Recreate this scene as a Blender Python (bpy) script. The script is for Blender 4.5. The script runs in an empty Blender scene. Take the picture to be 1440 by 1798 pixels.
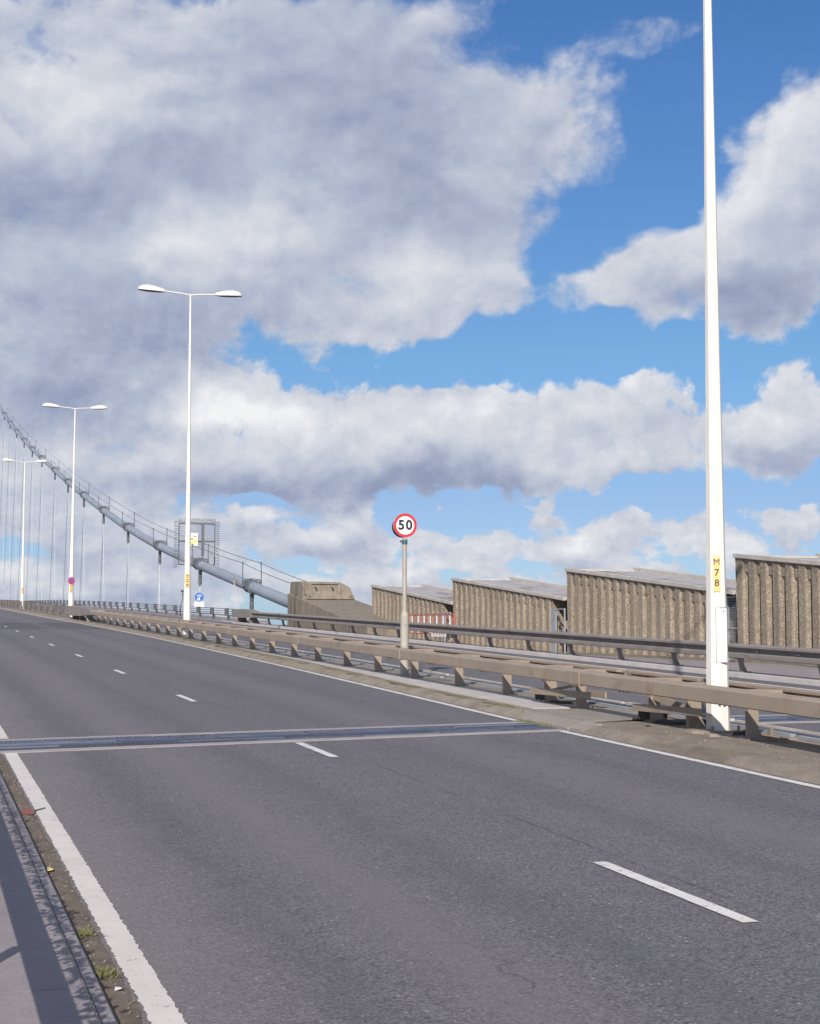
import bpy, math, random
from mathutils import Vector, Matrix, noise
random.seed(7)
sc = bpy.context.scene
COL = sc.collection
G = 0.0214327          # the road climbs towards the bridge
EYE = 1.89
R = math.radians

def rz(y):
    z = G * y
    if y > 120:
        t = min(y, 420) - 120
        z -= 3.5e-5 * t * t
        if y > 420: z -= G * 0 + (y - 420) * G
    return z

def interp(pts, y):
    if y <= pts[0][0]: return pts[0][1]
    for (a, b), (c, d) in zip(pts, pts[1:]):
        if y <= c:
            t = (y - a) / (c - a)
            return b + (d - b) * t
    return pts[-1][1]

LINE = [(-40, 8.56), (18, 8.56), (22, 8.62), (30, 8.83), (38, 9.02), (50, 9.2), (64, 9.32), (75, 9.3), (88, 9.12), (105, 8.8), (130, 8.62), (600, 8.62)]
def lineX(y): return interp(LINE, y)
def frange(a, b, s):
    n = max(1, int(round((b - a) / s)))
    return [a + (b - a) * i / n for i in range(n + 1)]

# ------------------------------------------------------------------ materials
class NT:
    def __init__(s, nt): s.nt = nt
    def n(s, t, **k):
        nd = s.nt.nodes.new(t)
        for a, b in k.items():
            if a == 'ins':
                for i, v in b.items():
                    if hasattr(v, 'is_output') or isinstance(v, bpy.types.NodeSocket): s.nt.links.new(v, nd.inputs[i])
                    else: nd.inputs[i].default_value = v
            else: setattr(nd, a, b)
        return nd
    def math(s, op, a, b=0.0, c=None, clamp=False):
        nd = s.n('ShaderNodeMath', operation=op, use_clamp=clamp, ins={0: a, 1: b})
        if c is not None:
            if isinstance(c, bpy.types.NodeSocket): s.nt.links.new(c, nd.inputs[2])
            else: nd.inputs[2].default_value = c
        return nd.outputs[0]
    def noise(s, vec, scale, detail=4, rough=.55, dist=0):
        nd = s.n('ShaderNodeTexNoise', ins={'Vector': vec, 'Scale': scale, 'Detail': detail, 'Roughness': rough, 'Distortion': dist})
        return nd.outputs[0]
    def ramp(s, fac, a, b, lo=0.0, hi=1.0):
        return s.n('ShaderNodeMapRange', ins={0: fac, 1: a, 2: b, 3: lo, 4: hi}).outputs[0]
    def mix(s, fac, a, b, mode='MIX'):
        nd = s.n('ShaderNodeMix', data_type='RGBA', blend_type=mode)
        for i, v in ((0, fac), (6, a), (7, b)):
            if isinstance(v, bpy.types.NodeSocket): s.nt.links.new(v, nd.inputs[i])
            else:
                if i and len(v) == 3: v = (*v, 1)
                nd.inputs[i].default_value = v
        return nd.outputs[2]

def newmat(name, col=(.5, .5, .5), rough=.7, metal=0.0, spec=.5):
    m = bpy.data.materials.new(name); m.use_nodes = True
    t = NT(m.node_tree); p = m.node_tree.nodes['Principled BSDF']
    p.inputs['Base Color'].default_value = (*col, 1); p.inputs['Roughness'].default_value = rough
    p.inputs['Metallic'].default_value = metal; p.inputs['Specular IOR Level'].default_value = spec
    return m, t, p
def geo(t, stretch=(1, 1, 1)):
    g = t.n('ShaderNodeNewGeometry').outputs['Position']
    return t.n('ShaderNodeMapping', ins={'Vector': g, 'Scale': stretch}).outputs[0]
def link(t, a, b): t.nt.links.new(a, b)
def bump(t, p, h, strength=.4, dist=.01):
    b = t.n('ShaderNodeBump', ins={'Height': h, 'Strength': strength, 'Distance': dist}); link(t, b.outputs[0], p.inputs['Normal'])

def mottled(name, a, b, scale=2.0, rough=.8, fine=60, bstr=.3, bdist=.004, stains=None, stretch=(1, 1, 1), spots=None, metal=0, fineamt=.18):
    """two-tone surface, broad patches and a fine grain, optional coloured stains"""
    m, t, p = newmat(name, a, rough, metal)
    v = geo(t, stretch); v1 = geo(t)
    c = t.mix(t.ramp(t.noise(v, scale, 6, .62), .35, .65), a, b)
    f = t.noise(v1, fine, 3, .7)
    c = t.mix(1.0, c, t.n('ShaderNodeCombineColor', ins={0: t.ramp(f, .25, .75, 1 - fineamt, 1 + fineamt), 1: t.ramp(f, .25, .75, 1 - fineamt, 1 + fineamt), 2: t.ramp(f, .25, .75, 1 - fineamt, 1 + fineamt)}).outputs[0], 'MULTIPLY')
    if stains:
        for col, sc_, lo, hi, st in stains:
            c = t.mix(t.ramp(t.noise(geo(t, st), sc_, 7, .7, .3), lo, hi), c, col)
    link(t, c, p.inputs['Base Color'])
    bump(t, p, f, bstr, bdist)
    return m

M = {}
# asphalt
def asphalt(name, base, warm):
    m, t, p = newmat(name, base, .82)
    v = geo(t)
    big = t.noise(geo(t, (1, .16, 1)), .55, 5, .6)
    c = t.mix(t.ramp(big, .3, .7), base, warm)
    mid = t.noise(v, 3.0, 5, .65)
    c = t.mix(t.ramp(mid, .3, .7, .0, .35), c, tuple(x * .72 for x in base))
    # wheel tracks polished a little darker, run along the road
    vo = t.n('ShaderNodeTexVoronoi', ins={'Vector': v, 'Scale': 75.0, 'Randomness': 1.0})
    ch = t.n('ShaderNodeSeparateColor', ins={0: vo.outputs['Color']}).outputs[0]
    c = t.mix(t.math('MULTIPLY', t.ramp(ch, .5, .95, 0, .9), t.ramp(vo.outputs['Distance'], .55, .2)), c, (.36, .34, .33))
    c = t.mix(t.ramp(ch, .5, .0, 0, .8), c, (.035, .034, .038))
    vo2 = t.n('ShaderNodeTexVoronoi', ins={'Vector': v, 'Scale': 26.0, 'Randomness': 1.0})
    ch2 = t.n('ShaderNodeSeparateColor', ins={0: vo2.outputs['Color']}).outputs[1]
    spot = t.math('MULTIPLY', t.ramp(ch2, .86, .97, 0, .9), t.ramp(vo2.outputs['Distance'], .30, .14))
    gr = t.noise(v, 34, 4, .75)
    c = t.mix(t.ramp(gr, .42, .28, 0, .55), c, (.05, .048, .055))
    c = t.mix(t.ramp(gr, .56, .72, 0, .55), c, (.24, .23, .225))
    c = t.mix(spot, c, (.50, .47, .43))
    # dusty band where nobody drives, next to the left line, and faint oil in the lanes
    x = t.n('ShaderNodeSeparateXYZ', ins={0: t.n('ShaderNodeNewGeometry').outputs['Position']}).outputs[0]
    wob = t.math('ADD', x, t.ramp(t.noise(v, .8, 3), 0, 1, -.25, .25))
    dust = t.ramp(wob, 1.9, 1.15)
    c = t.mix(t.math('MULTIPLY', dust, .5), c, (.25, .22, .215))
    for cx, wd_, am, cc in ((2.75, .55, .5, (.195, .175, .175)), (6.55, .55, .4, (.18, .165, .168)), (1.95, .32, .32, (.09, .086, .102)), (3.6, .32, .32, (.09, .086, .102)), (5.7, .32, .3, (.09, .086, .102)), (7.4, .32, .3, (.09, .086, .102))):
        c = t.mix(t.math('MULTIPLY', t.ramp(t.math('ABSOLUTE', t.math('SUBTRACT', wob, cx)), wd_, .05), am), c, cc)
    oil = t.math('MULTIPLY', t.ramp(t.noise(geo(t, (1, .5, 1)), 2.3, 4, .7), .66, .74, 0, .35), t.ramp(t.math('ABSOLUTE', t.math('SUBTRACT', wob, 2.75)), .5, .1))
    c = t.mix(oil, c, (.05, .048, .05))
    # construction seam along the lane line
    seam_ = t.math('MULTIPLY', t.ramp(t.math('ABSOLUTE', t.math('SUBTRACT', t.math('ADD', x, t.ramp(t.noise(v, 2.2, 3), 0, 1, -.02, .02)), 4.86)), .022, .006), t.ramp(t.noise(v, .7, 4), .42, .56, 0, .6))
    c = t.mix(seam_, c, (.05, .05, .052))
    wr = t.noise(geo(t, (4.2, .35, 1)), 1.0, 6, .75, .6)
    wear = t.ramp(wr, .54, .72, 0, .32)
    c = t.mix(wear, c, (.185, .172, .172))
    # hairline cracks
    cr = t.n('ShaderNodeTexVoronoi', feature='DISTANCE_TO_EDGE', ins={'Vector': t.n('ShaderNodeVectorMath', operation='ADD', ins={0: geo(t, (1, .5, 1)), 1: t.n('ShaderNodeCombineXYZ', ins={0: t.noise(v, 1.5, 5), 1: t.noise(v, 2.1, 5)}).outputs[0]}).outputs[0], 'Scale': .32})
    c = t.mix(t.math('MULTIPLY', t.ramp(cr.outputs[0], .006, .001), t.ramp(t.noise(v, .45, 3), .58, .66, 0, .55)), c, (.04, .04, .042))
    link(t, c, p.inputs['Base Color'])
    bump(t, p, t.math('ADD', vo.outputs['Distance'], t.noise(v, 160, 2)), .9, .005)
    return m
M['asphalt'] = asphalt('asphalt', (.142, .136, .152), (.175, .16, .167))
M['asphalt_dark'] = asphalt('asphalt_new', (.085, .083, .088), (.10, .096, .10))
def paint(name, col, lo=.36, hi=.42, under=(.12, .115, .12)):
    m, t, p = newmat(name, col, .6)
    v = geo(t)
    w = t.math('ADD', t.math('MULTIPLY', t.noise(v, 9, 6, .75), .6), t.math('MULTIPLY', t.noise(v, 70, 3, .7), .4))
    c = t.mix(t.ramp(t.noise(v, 2.5, 5, .7), .35, .7, 0, .5), col, (.50, .47, .43))
    c = t.mix(t.ramp(w, hi, lo), c, under)
    link(t, c, p.inputs['Base Color']); bump(t, p, t.noise(v, 120, 3), .4, .003)
    return m
M['paint'] = paint('road_paint', (.76, .73, .69), .38, .45)
M['paint_worn'] = paint('road_paint_worn', (.70, .64, .59), .35, .43)
MOSS = (.085, .095, .035)
M['kerb'] = mottled('kerb_concrete', (.30, .255, .20), (.20, .165, .13), 2.2, .9, 45, .5, .006, [((.11, .095, .07), 1.3, .55, .72, (1, .35, 1)), (MOSS, 3.0, .60, .72, (1, .4, 1))])
M['dirt'] = mottled('median_dirt', (.27, .225, .175), (.19, .16, .125), 2.6, .95, 55, .8, .010, [((.11, .09, .07), 1.1, .52, .70, (1, .3, 1)), ((.36, .32, .27), 3.5, .60, .72, (1, 1, 1))], fineamt=.3)
M['gutter'] = mottled('gutter_dirt', (.20, .16, .12), (.12, .095, .075), 6, .95, 70, .9, .012, [((.30, .26, .22), 9, .60, .70, (1, 1, 1))], fineamt=.4)
M['moss'] = mottled('moss', (.16, .155, .07), (.24, .21, .13), 9, .95, 80, .9, .012, fineamt=.35)
M['slab'] = mottled('concrete_slab', (.52, .48, .455), (.44, .40, .38), 1.8, .88, 50, .35, .004, [((.25, .22, .195), 1.6, .60, .74, (1, .5, 1)), ((.55, .52, .50), 5, .60, .75, (1, 1, 1))])
M['pave'] = mottled('pavement_concrete', (.30, .265, .27), (.24, .212, .218), 1.5, .88, 50, .35, .004, [((.20, .18, .17), 2.0, .60, .75, (1, .5, 1))])
M['conc'] = mottled('cast_concrete', (.265, .222, .17), (.205, .172, .13), .9, .92, 40, .5, .01, [((.12, .10, .08), 1.6, .50, .74, (1.5, 1.5, .15)), ((.34, .30, .24), 3, .6, .75, (1, 1, 1))])
def aggregate():
    m, t, p = newmat('exposed_aggregate_concrete', (.3, .24, .17), .95)
    v = geo(t)
    c = t.mix(t.ramp(t.noise(geo(t, (1, 1, .3)), .8, 6, .65), .32, .68), (.32, .262, .20), (.225, .183, .14))
    vo = t.n('ShaderNodeTexVoronoi', ins={'Vector': v, 'Scale': 26.0})
    ch = t.n('ShaderNodeSeparateColor', ins={0: vo.outputs['Color']}).outputs[0]
    c = t.mix(t.ramp(ch, .62, .95, 0, .45), c, (.56, .47, .34))
    c = t.mix(t.ramp(ch, .34, .0, 0, .5), c, (.14, .105, .07))
    c = t.mix(t.ramp(t.noise(geo(t, (2.2, 2.2, .12)), 2.0, 6, .7), .50, .70, 0, .6), c, (.14, .115, .085))
    link(t, c, p.inputs['Base Color'])
    bump(t, p, t.math('SUBTRACT', t.noise(v, 30, 4, .7), vo.outputs['Distance']), .8, .012)
    return m
M['agg'] = aggregate()
M['roof'] = mottled('roof_felt', (.44, .41, .41), (.34, .315, .32), 1.1, .9, 30, .4, .008, [((.17, .155, .16), .55, .50, .62, (1, .45, 1)), ((.56, .53, .51), 2.5, .60, .72, (1, 1, 1))])
M['coping'] = mottled('coping_concrete', (.52, .485, .44), (.40, .37, .32), 2.5, .9, 40, .4, .006, [((.42, .33, .14), 2.2, .58, .70, (1, 1, 1))])
M['beam'] = mottled('weathered_taupe_steel', (.335, .268, .205), (.285, .228, .174), 1.3, .62, 90, .3, .003,
    [((.19, .155, .125), 1.6, .56, .72, (1, .6, 1)), ((.27, .135, .075), 2.0, .60, .76, (1, .7, .30)), ((.33, .30, .26), 4.0, .62, .74, (1, .5, 2))], fineamt=.10)
M['rust'] = mottled('rusty_steel', (.33, .265, .20), (.28, .21, .155), 2.0, .85, 70, .5, .004, [((.27, .135, .08), 1.7, .54, .68, (1, .4, 1))])
M['rail'] = mottled('dark_brown_rail_steel', (.27, .235, .215), (.22, .19, .17), 1.4, .68, 80, .3, .003, [((.14, .11, .095), 2.0, .56, .70, (1, .4, 1))], fineamt=.12)
M['darkfence'] = mottled('dark_slate_painted_steel', (.075, .082, .095), (.10, .10, .105), 2.0, .6, 60, .2, .003)
M['medfence'] = mottled('brown_grey_fence_steel', (.16, .145, .13), (.12, .11, .10), 2.0, .65, 60, .2, .003)
M['rubber'] = mottled('dark_debris', (.04, .036, .033), (.07, .06, .05), 5, .9, 60, .5, .006)
M['galv'] = mottled('galvanised_steel', (.42, .44, .47), (.34, .36, .39), 4, .45, 90, .1, .002, metal=.35, fineamt=.06)
M['cable'] = mottled('painted_cable_wrap', (.30, .335, .37), (.25, .285, .325), .5, .5, 30, .08, .004, [((.30, .34, .38), 1.0, .60, .75, (1, .4, 1))], fineamt=.05)
M['clamp'] = mottled('grey_cable_band', (.13, .145, .165), (.10, .115, .13), 1.5, .55, 40, .1, .004, fineamt=.08)
M['socket'] = mottled('dark_hanger_socket', (.08, .085, .09), (.14, .14, .14), 3, .5, 40, .1, .004)
M['rope'] = mottled('hanger_rope', (.56, .59, .61), (.46, .48, .50), 1, .5, 60, .1, .002)
M['rope_dark'] = mottled('hanger_rope_dark', (.24, .26, .30), (.20, .22, .25), 1, .6, 60, .1, .002)  # darker tone for one of the two ropes of a hanger
def polemat():
    m, t, p = newmat('white_painted_steel', (.74, .705, .64), .42)
    v = geo(t)
    c = t.mix(t.ramp(t.noise(geo(t, (3, 3, .35)), 3, 6, .7), .45, .72, 0, .6), (.76, .725, .66), (.64, .59, .51))
    c = t.mix(t.ramp(t.noise(geo(t, (8, 8, .8)), 4, 6, .8), .60, .76, 0, .6), c, (.42, .34, .26))
    link(t, c, p.inputs['Base Color']); bump(t, p, t.noise(v, 25, 3), .12, .004)
    return m
M['white'] = polemat()
M['greypole'] = mottled('stone_grey_painted_steel', (.42, .385, .33), (.36, .325, .275), 3, .6, 70, .1, .003, [((.28, .24, .20), 2.5, .6, .75, (1, 1, .3))], fineamt=.06)
def plain(name, col, rough=.45, amt=.06, sc_=6, metal=0):
    return mottled(name, col, tuple(c * (1 - amt * 2) for c in col), sc_, rough, 60, .05, .002, fineamt=amt, metal=metal)
M['signwhite'] = plain('sign_white', (.85, .84, .82), .4)
M['signred'] = plain('sign_red', (.62, .035, .045), .4)
M['signblack'] = plain('sign_black', (.012, .012, .014), .5)
M['signblue'] = plain('sign_blue', (.03, .14, .48), .4)
M['yellow'] = plain('label_yellow', (.88, .56, .20), .5)
M['warnyellow'] = plain('warning_yellow', (.85, .70, .18), .5)
M['labelcream'] = plain('warning_board_cream', (.85, .82, .68), .5)
M['barred'] = plain('barrier_red', (.48, .12, .085), .6)
M['barwhite'] = plain('barrier_white', (.82, .80, .78), .5)
M['teal'] = plain('teal_clip', (.06, .12, .14), .5)
M['lens'] = plain('lamp_lens', (.10, .10, .11), .3)
M['seam'] = plain('dark_seam', (.10, .085, .07), .8)
M['mesh'] = plain('screen_wire', (.25, .25, .31), .5)
M['steelplate'] = mottled('joint_steel', (.078, .094, .145), (.115, .132, .18), 3, .5, 80, .3, .003, [((.15, .16, .2), 2.5, .56, .68, (1, 1, 1)), ((.045, .042, .045), 2.0, .58, .70, (.5, 1, 1))], metal=.2, fineamt=.15)
M['steelplate_pale'] = mottled('joint_steel_polished', (.19, .21, .26), (.15, .168, .215), 3, .45, 80, .3, .003, metal=.2, fineamt=.15)
M['steelplate_dark'] = mottled('joint_steel_grimy', (.05, .06, .09), (.075, .085, .12), 3, .6, 80, .3, .003, metal=.2, fineamt=.15)
M['jointedge'] = mottled('joint_edge_concrete', (.38, .335, .325), (.31, .275, .265), 4, .85, 60, .4, .004)
M['coverplate'] = mottled('cover_plate_steel', (.30, .265, .225), (.25, .22, .185), 2, .7, 70, .3, .003, [((.30, .15, .11), 3.0, .64, .74, (1, 1, 1)), ((.17, .15, .125), 1.8, .56, .70, (1, 1, 1))])
M['grass'] = mottled('grass_blades', (.15, .17, .06), (.21, .20, .10), 8, .8, 40, .1, .002, fineamt=.3)
M['leaf'] = mottled('leaf', (.07, .11, .03), (.10, .13, .04), 8, .7, 40, .1, .002)
M['land'] = mottled('rough_grassland', (.10, .11, .05), (.14, .13, .08), .05, .95, 3, .3, .05)
def water():
    m, t, p = newmat('estuary_water', (.20, .24, .20), .25)
    bump(t, p, t.noise(geo(t), .35, 5), .35, .3)
    return m
M['water'] = water()
M['fillet'] = plain('scrap_red', (.26, .085, .07), .8)

# ------------------------------------------------------------------ mesh helper
class MB:
    def __init__(s): s.v = []; s.f = []
    def add(s, vs, fs):
        o = len(s.v); s.v += [tuple(p) for p in vs]; s.f += [tuple(i + o for i in f) for f in fs]; return s
    def hexa(s, p):   # 4 bottom, 4 top, counter-clockwise from above
        return s.add(p, [(3, 2, 1, 0), (4, 5, 6, 7), (0, 1, 5, 4), (1, 2, 6, 5), (2, 3, 7, 6), (3, 0, 4, 7)])
    def box(s, x0, x1, y0, y1, z0, z1):
        return s.hexa([(x0, y0, z0), (x1, y0, z0), (x1, y1, z0), (x0, y1, z0), (x0, y0, z1), (x1, y0, z1), (x1, y1, z1), (x0, y1, z1)])
    def rbox(s, x0, x1, y0, y1, h0, h1):  # follows the slope of the road
        a, b = rz(y0), rz(y1)
        return s.hexa([(x0, y0, a + h0), (x1, y0, a + h0), (x1, y1, b + h0), (x0, y1, b + h0), (x0, y0, a + h1), (x1, y0, a + h1), (x1, y1, b + h1), (x0, y1, b + h1)])
    def sweepY(s, prof, ys, cap=True, close=True, xo=None, zf=rz):
        n = len(prof); vs = []
        for y in ys:
            dx = xo(y) if xo else 0
            for q in prof: vs.append(((q[0](y) if callable(q[0]) else q[0] + dx), y, zf(y) + q[1]))
        fs = []
        m = n if close else n - 1
        for i in range(len(ys) - 1):
            for j in range(m):
                k = (j + 1) % n
                fs.append((i * n + j, i * n + k, (i + 1) * n + k, (i + 1) * n + j))
        if cap and close:
            fs.append(tuple(range(n - 1, -1, -1))); e = (len(ys) - 1) * n; fs.append(tuple(range(e, e + n)))
        return s.add(vs, fs)
    def tube(s, pts, r, n=12, cap=True, rot=0.0):
        pts = [Vector(p) for p in pts]; rs = r if isinstance(r, (list, tuple)) else [r] * len(pts)
        vs = []; ref = None
        for i, p in enumerate(pts):
            d = (pts[min(i + 1, len(pts) - 1)] - pts[max(i - 1, 0)]).normalized()
            if ref is None:
                ref = Vector((0, 0, 1)) if abs(d.z) < .9 else Vector((1, 0, 0))
            a = (ref - d * ref.dot(d)).normalized(); b = d.cross(a); ref = a
            for k in range(n):
                t = 2 * math.pi * k / n + rot
                vs.append(p + (a * math.cos(t) + b * math.sin(t)) * rs[i])
        fs = [(i * n + k, i * n + (k + 1) % n, (i + 1) * n + (k + 1) % n, (i + 1) * n + k) for i in range(len(pts) - 1) for k in range(n)]
        if cap:
            fs.append(tuple(range(n - 1, -1, -1))); e = (len(pts) - 1) * n; fs.append(tuple(range(e, e + n)))
        return s.add(vs, fs)
    def disc(s, c, nrm, r0, r1, th, n=40):  # ring or disc, thickness towards nrm
        c = Vector(c); nrm = Vector(nrm).normalized(); a = Vector((0, 0, 1)); a = (a - nrm * a.dot(nrm)).normalized(); b = nrm.cross(a)
        vs = []; 
        for w in (0, th):
            for rr in (r0, r1):
                for k in range(n):
                    t = 2 * math.pi * k / n; vs.append(c + nrm * w + (a * math.cos(t) + b * math.sin(t)) * rr)
        fs = []
        for k in range(n):
            l = (k + 1) % n
            if r0 > 0:
                fs += [(k, l, n + l, n + k), (2 * n + l, 2 * n + k, 3 * n + k, 3 * n + l), (2 * n + k, 2 * n + l, l, k)]
            fs.append((n + k, n + l, 3 * n + l, 3 * n + k))
        if r0 <= 0:
            vs2 = vs; fs = []
            fs = [(n + k, n + (k + 1) % n, 3 * n + (k + 1) % n, 3 * n + k) for k in range(n)]
            fs.append(tuple(n + k for k in range(n))[::-1]); fs.append(tuple(3 * n + k for k in range(n)))
        return s.add(vs, fs)
    def strip(s, fx0, fx1, ys, h):
        vs = []
        g = lambda f, y: f(y) if callable(f) else f
        for y in ys: vs += [(g(fx0, y), y, rz(y) + h), (g(fx1, y), y, rz(y) + h)]
        return s.add(vs, [(2 * i, 2 * i + 1, 2 * i + 3, 2 * i + 2) for i in range(len(ys) - 1)])

def place(name, mb, mat, parent=None, smooth=False, angle=35, bev=0):
    me = bpy.data.meshes.new(name)
    off = Vector((0, 0, 0)); q = parent
    while q is not None: off += q.location; q = q.parent
    me.from_pydata([tuple(Vector(v) - off) for v in mb.v], [], mb.f)
    me.validate(); me.update()
    import bmesh
    bm = bmesh.new(); bm.from_mesh(me)
    loose = [v for v in bm.verts if not v.link_faces]
    if loose: bmesh.ops.delete(bm, geom=loose, context='VERTS')
    bmesh.ops.recalc_face_normals(bm, faces=bm.faces); bm.to_mesh(me); bm.free()
    me.materials.append(M[mat] if isinstance(mat, str) else mat)
    if smooth:
        for p in me.polygons: p.use_smooth = True
        me.set_sharp_from_angle(angle=R(angle))
    o = bpy.data.objects.new(name, me); COL.objects.link(o)
    if parent: o.parent = parent
    if bev:
        md = o.modifiers.new('edge', 'BEVEL'); md.width = bev; md.segments = 2; md.limit_method = 'ANGLE'; md.angle_limit = R(40)
    return o
def thing(name, loc, label, cat, group=None):
    o = bpy.data.objects.new(name, None); o.empty_display_size = .3; COL.objects.link(o)
    o.location = loc; return tag(o, label, cat, group)
def tag(o, label, cat, group=None):
    o['label'] = label; o['category'] = cat
    if group: o['group'] = group
    return o
def struct(name, mb, mat, smooth=False):
    o = place(name, mb, mat, None, smooth); o['kind'] = 'structure'; return o
def copy_tree(o, dloc):
    def rec(s, par):
        c = s.copy(); COL.objects.link(c)
        if par: c.parent = par
        for ch in list(s.children): rec(ch, c)
        return c
    c = rec(o, None); c.location = o.location + Vector(dloc); return c
def text_obj(name, s, size, mat, parent, loc, rot, bold=0.0, align='CENTER', depth=.002, spacing=1.0):
    cu = bpy.data.curves.new('t', 'FONT'); cu.body = s; cu.size = size; cu.align_x = align; cu.align_y = 'CENTER'
    cu.offset = bold; cu.extrude = depth; cu.space_character = spacing
    tmp = bpy.data.objects.new('t', cu); COL.objects.link(tmp)
    dg = bpy.context.evaluated_depsgraph_get()
    me = bpy.data.meshes.new_from_object(tmp.evaluated_get(dg))
    bpy.data.objects.remove(tmp)
    mt = Matrix.Translation(loc) @ rot.to_4x4()
    off = Vector((0, 0, 0)); q = parent
    while q is not None: off += q.location; q = q.parent
    me.transform(Matrix.Translation(-off) @ mt)
    me.materials.clear(); me.materials.append(M[mat]); me.name = name
    o = bpy.data.objects.new(name, me); COL.objects.link(o); o.parent = parent
    return o

# ------------------------------------------------------------------ setting: ground, roads
YS = frange(-30, 140, 2.5) + frange(145, 560, 8)[0:]
def sub(a, b, s=2.5): return frange(a, b, s)
o = struct('road', MB().strip(.6, 18.6, sub(-30, 140) + sub(146, 560, 6), 0), 'asphalt')
struct('road_patch', MB().strip(1.2, lambda y: lineX(y) - .2, sub(75.3, 90.9), .003), 'asphalt_dark')
# lane markings
dash = [(7.80, 9.83)] + [(16.83 + 9.03 * i, 18.55 + 9.2 * i - .17 * i) for i in range(0, 24)]
for i, (a, b) in enumerate(dash):
    mb = MB(); n = 24
    xl = 4.585 - .0015 * a
    vs = []
    for k in range(n + 1):
        y = a + (b - a) * k / n
        vs += [(xl + random.uniform(-.0025, .0025), y, rz(y) + .007), (xl + .108 + random.uniform(-.0025, .0025), y, rz(y) + .007)]
    mb.add(vs, [(2 * j, 2 * j + 1, 2 * j + 3, 2 * j + 2) for j in range(n)])
    struct('lane_marking', mb, 'paint')
def ragged_line(x0, x1, y0, y1, mat, amp=.006, step=.12, h=.006):
    ys = sub(y0, min(y1, 40), step) + (sub(40.5, y1, 1.5) if y1 > 40 else [])
    g = lambda f, y: f(y) if callable(f) else f
    vs = []
    for y in ys:
        vs += [(g(x0, y) + random.uniform(-amp, amp), y, rz(y) + h), (g(x1, y) + random.uniform(-amp, amp), y, rz(y) + h)]
    return struct('edge_line', MB().add(vs, [(2 * i, 2 * i + 1, 2 * i + 3, 2 * i + 2) for i in range(len(ys) - 1)]), mat)
ragged_line(1.025, 1.172, -10, 18.25, 'paint_worn', .007, .03); ragged_line(1.03, 1.18, 19.95, 560, 'paint_worn')
ragged_line(8.44, 8.56, -10, 19.25, 'paint'); ragged_line(lambda y: lineX(y) - .12, lineX, 20.95, 560, 'paint')
ragged_line(11.30, 11.42, -10, 19.6, 'paint'); ragged_line(11.30, 11.42, 21.1, 560, 'paint')
ragged_line(17.02, 17.14, -10, 560, 'paint')
struct('road_joint_line', MB().strip(1.2, lambda y: 8.9, [91.0, 91.35], .007), 'jointedge')

# left gutter, kerb and pavement
ys = sub(-12, 40, .12)
vs = []
for y in ys:
    a = .865 + .006 * math.sin(y * 1.7); b = 1.0 + .012 * noise.noise((0, y * 3, 0)) + random.uniform(-.012, .012)
    vs += [(a, y, rz(y) + .002), ((a + b) / 2, y, rz(y) + .014 + random.uniform(-.004, .006)), (b, y, rz(y) + .0045)]
fs = []
for i in range(len(ys) - 1): fs += [(3 * i, 3 * i + 1, 3 * i + 4, 3 * i + 3), (3 * i + 1, 3 * i + 2, 3 * i + 5, 3 * i + 4)]
struct('gutter', MB().add(vs, fs), 'gutter', True)
mb = MB(); y = -12
while y < 60:
    mb.sweepY([(.80, -.05), (.868, -.05), (.868, .045), (.855, .06), (.80, .062)], [y + .006, y + .909], True)
    y += .915
struct('kerb', mb, 'pave')
struct('kerb', MB().sweepY([(.785, -.05), (.868, -.05), (.868, .045), (.855, .06), (.785, .062)], sub(60, 560, 6)), 'pave')
mb = MB(); y = -12
while y < 60:
    mb.sweepY([(-4, -.3), (.786, -.3), (.786, .060), (-4, .072)], [y + .003, y + 2.4]); y += 2.404
mb.sweepY([(-4, -.3), (.785, -.3), (.785, .060), (-4, .072)], sub(60.2, 560, 6))
struct('pavement', mb, 'pave')
struct('pavement_sealant', MB().strip(.787, .799, sub(-12, 60), .050), 'coping')

# central reserve
def mid(y): return lineX(y) + .06
ysA, ysB = sub(-30, 19.35, .5), sub(20.75, 560, 2.5)
kerbp = lambda: [(mid, -.03), (lambda y: mid(y) + .06, .035), (lambda y: mid(y) + .20, .095), (lambda y: mid(y) + .32, .104), (11.12, .104), (11.2, .05), (11.2, -.03)]
struct('median', MB().sweepY(kerbp(), ysA), 'dirt'); struct('median', MB().sweepY(kerbp(), ysB), 'kerb')
# pale concrete walk under the barrier, beyond the joint
WALK = [(20, 9.12), (28, 9.2), (38, 9.62), (50, 9.80), (80, 9.86), (96, 9.8)]
mb = MB()
yy = 21.75
while yy < 92:
    L = 2.95; ya = yy; yb = min(yy + L, 92)
    mb.sweepY([(lambda y: interp(WALK, y), .100), (lambda y: interp(WALK, y), .120), (10.05, .122), (10.05, .100)], [ya, (ya + yb) / 2, yb]); yy += L + .012
struct('median_walk', mb, 'slab')
mb = MB()
for k in range(140):   # moss and grit mat along the kerb
    y = random.uniform(21.2, 90); w0 = lineX(y) + .30; w1 = max(w0 + .06, interp(WALK, y) - .02)
    x = random.uniform(w0, w1); rx = random.uniform(.03, .12); ry = random.uniform(.1, .6)
    n = 10; ring = [(x + rx * math.cos(t) * random.uniform(.6, 1.2), y + ry * math.sin(t) * random.uniform(.7, 1.2)) for t in [2 * math.pi * q / n for q in range(n)]]
    mb.add([(px_, py_, rz(py_) + .1045) for px_, py_ in ring] + [(x, y, rz(y) + .118)], [(q, (q + 1) % n, n) for q in range(n)])
o = place('moss', mb, 'moss', None, True); o['kind'] = 'stuff'
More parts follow.
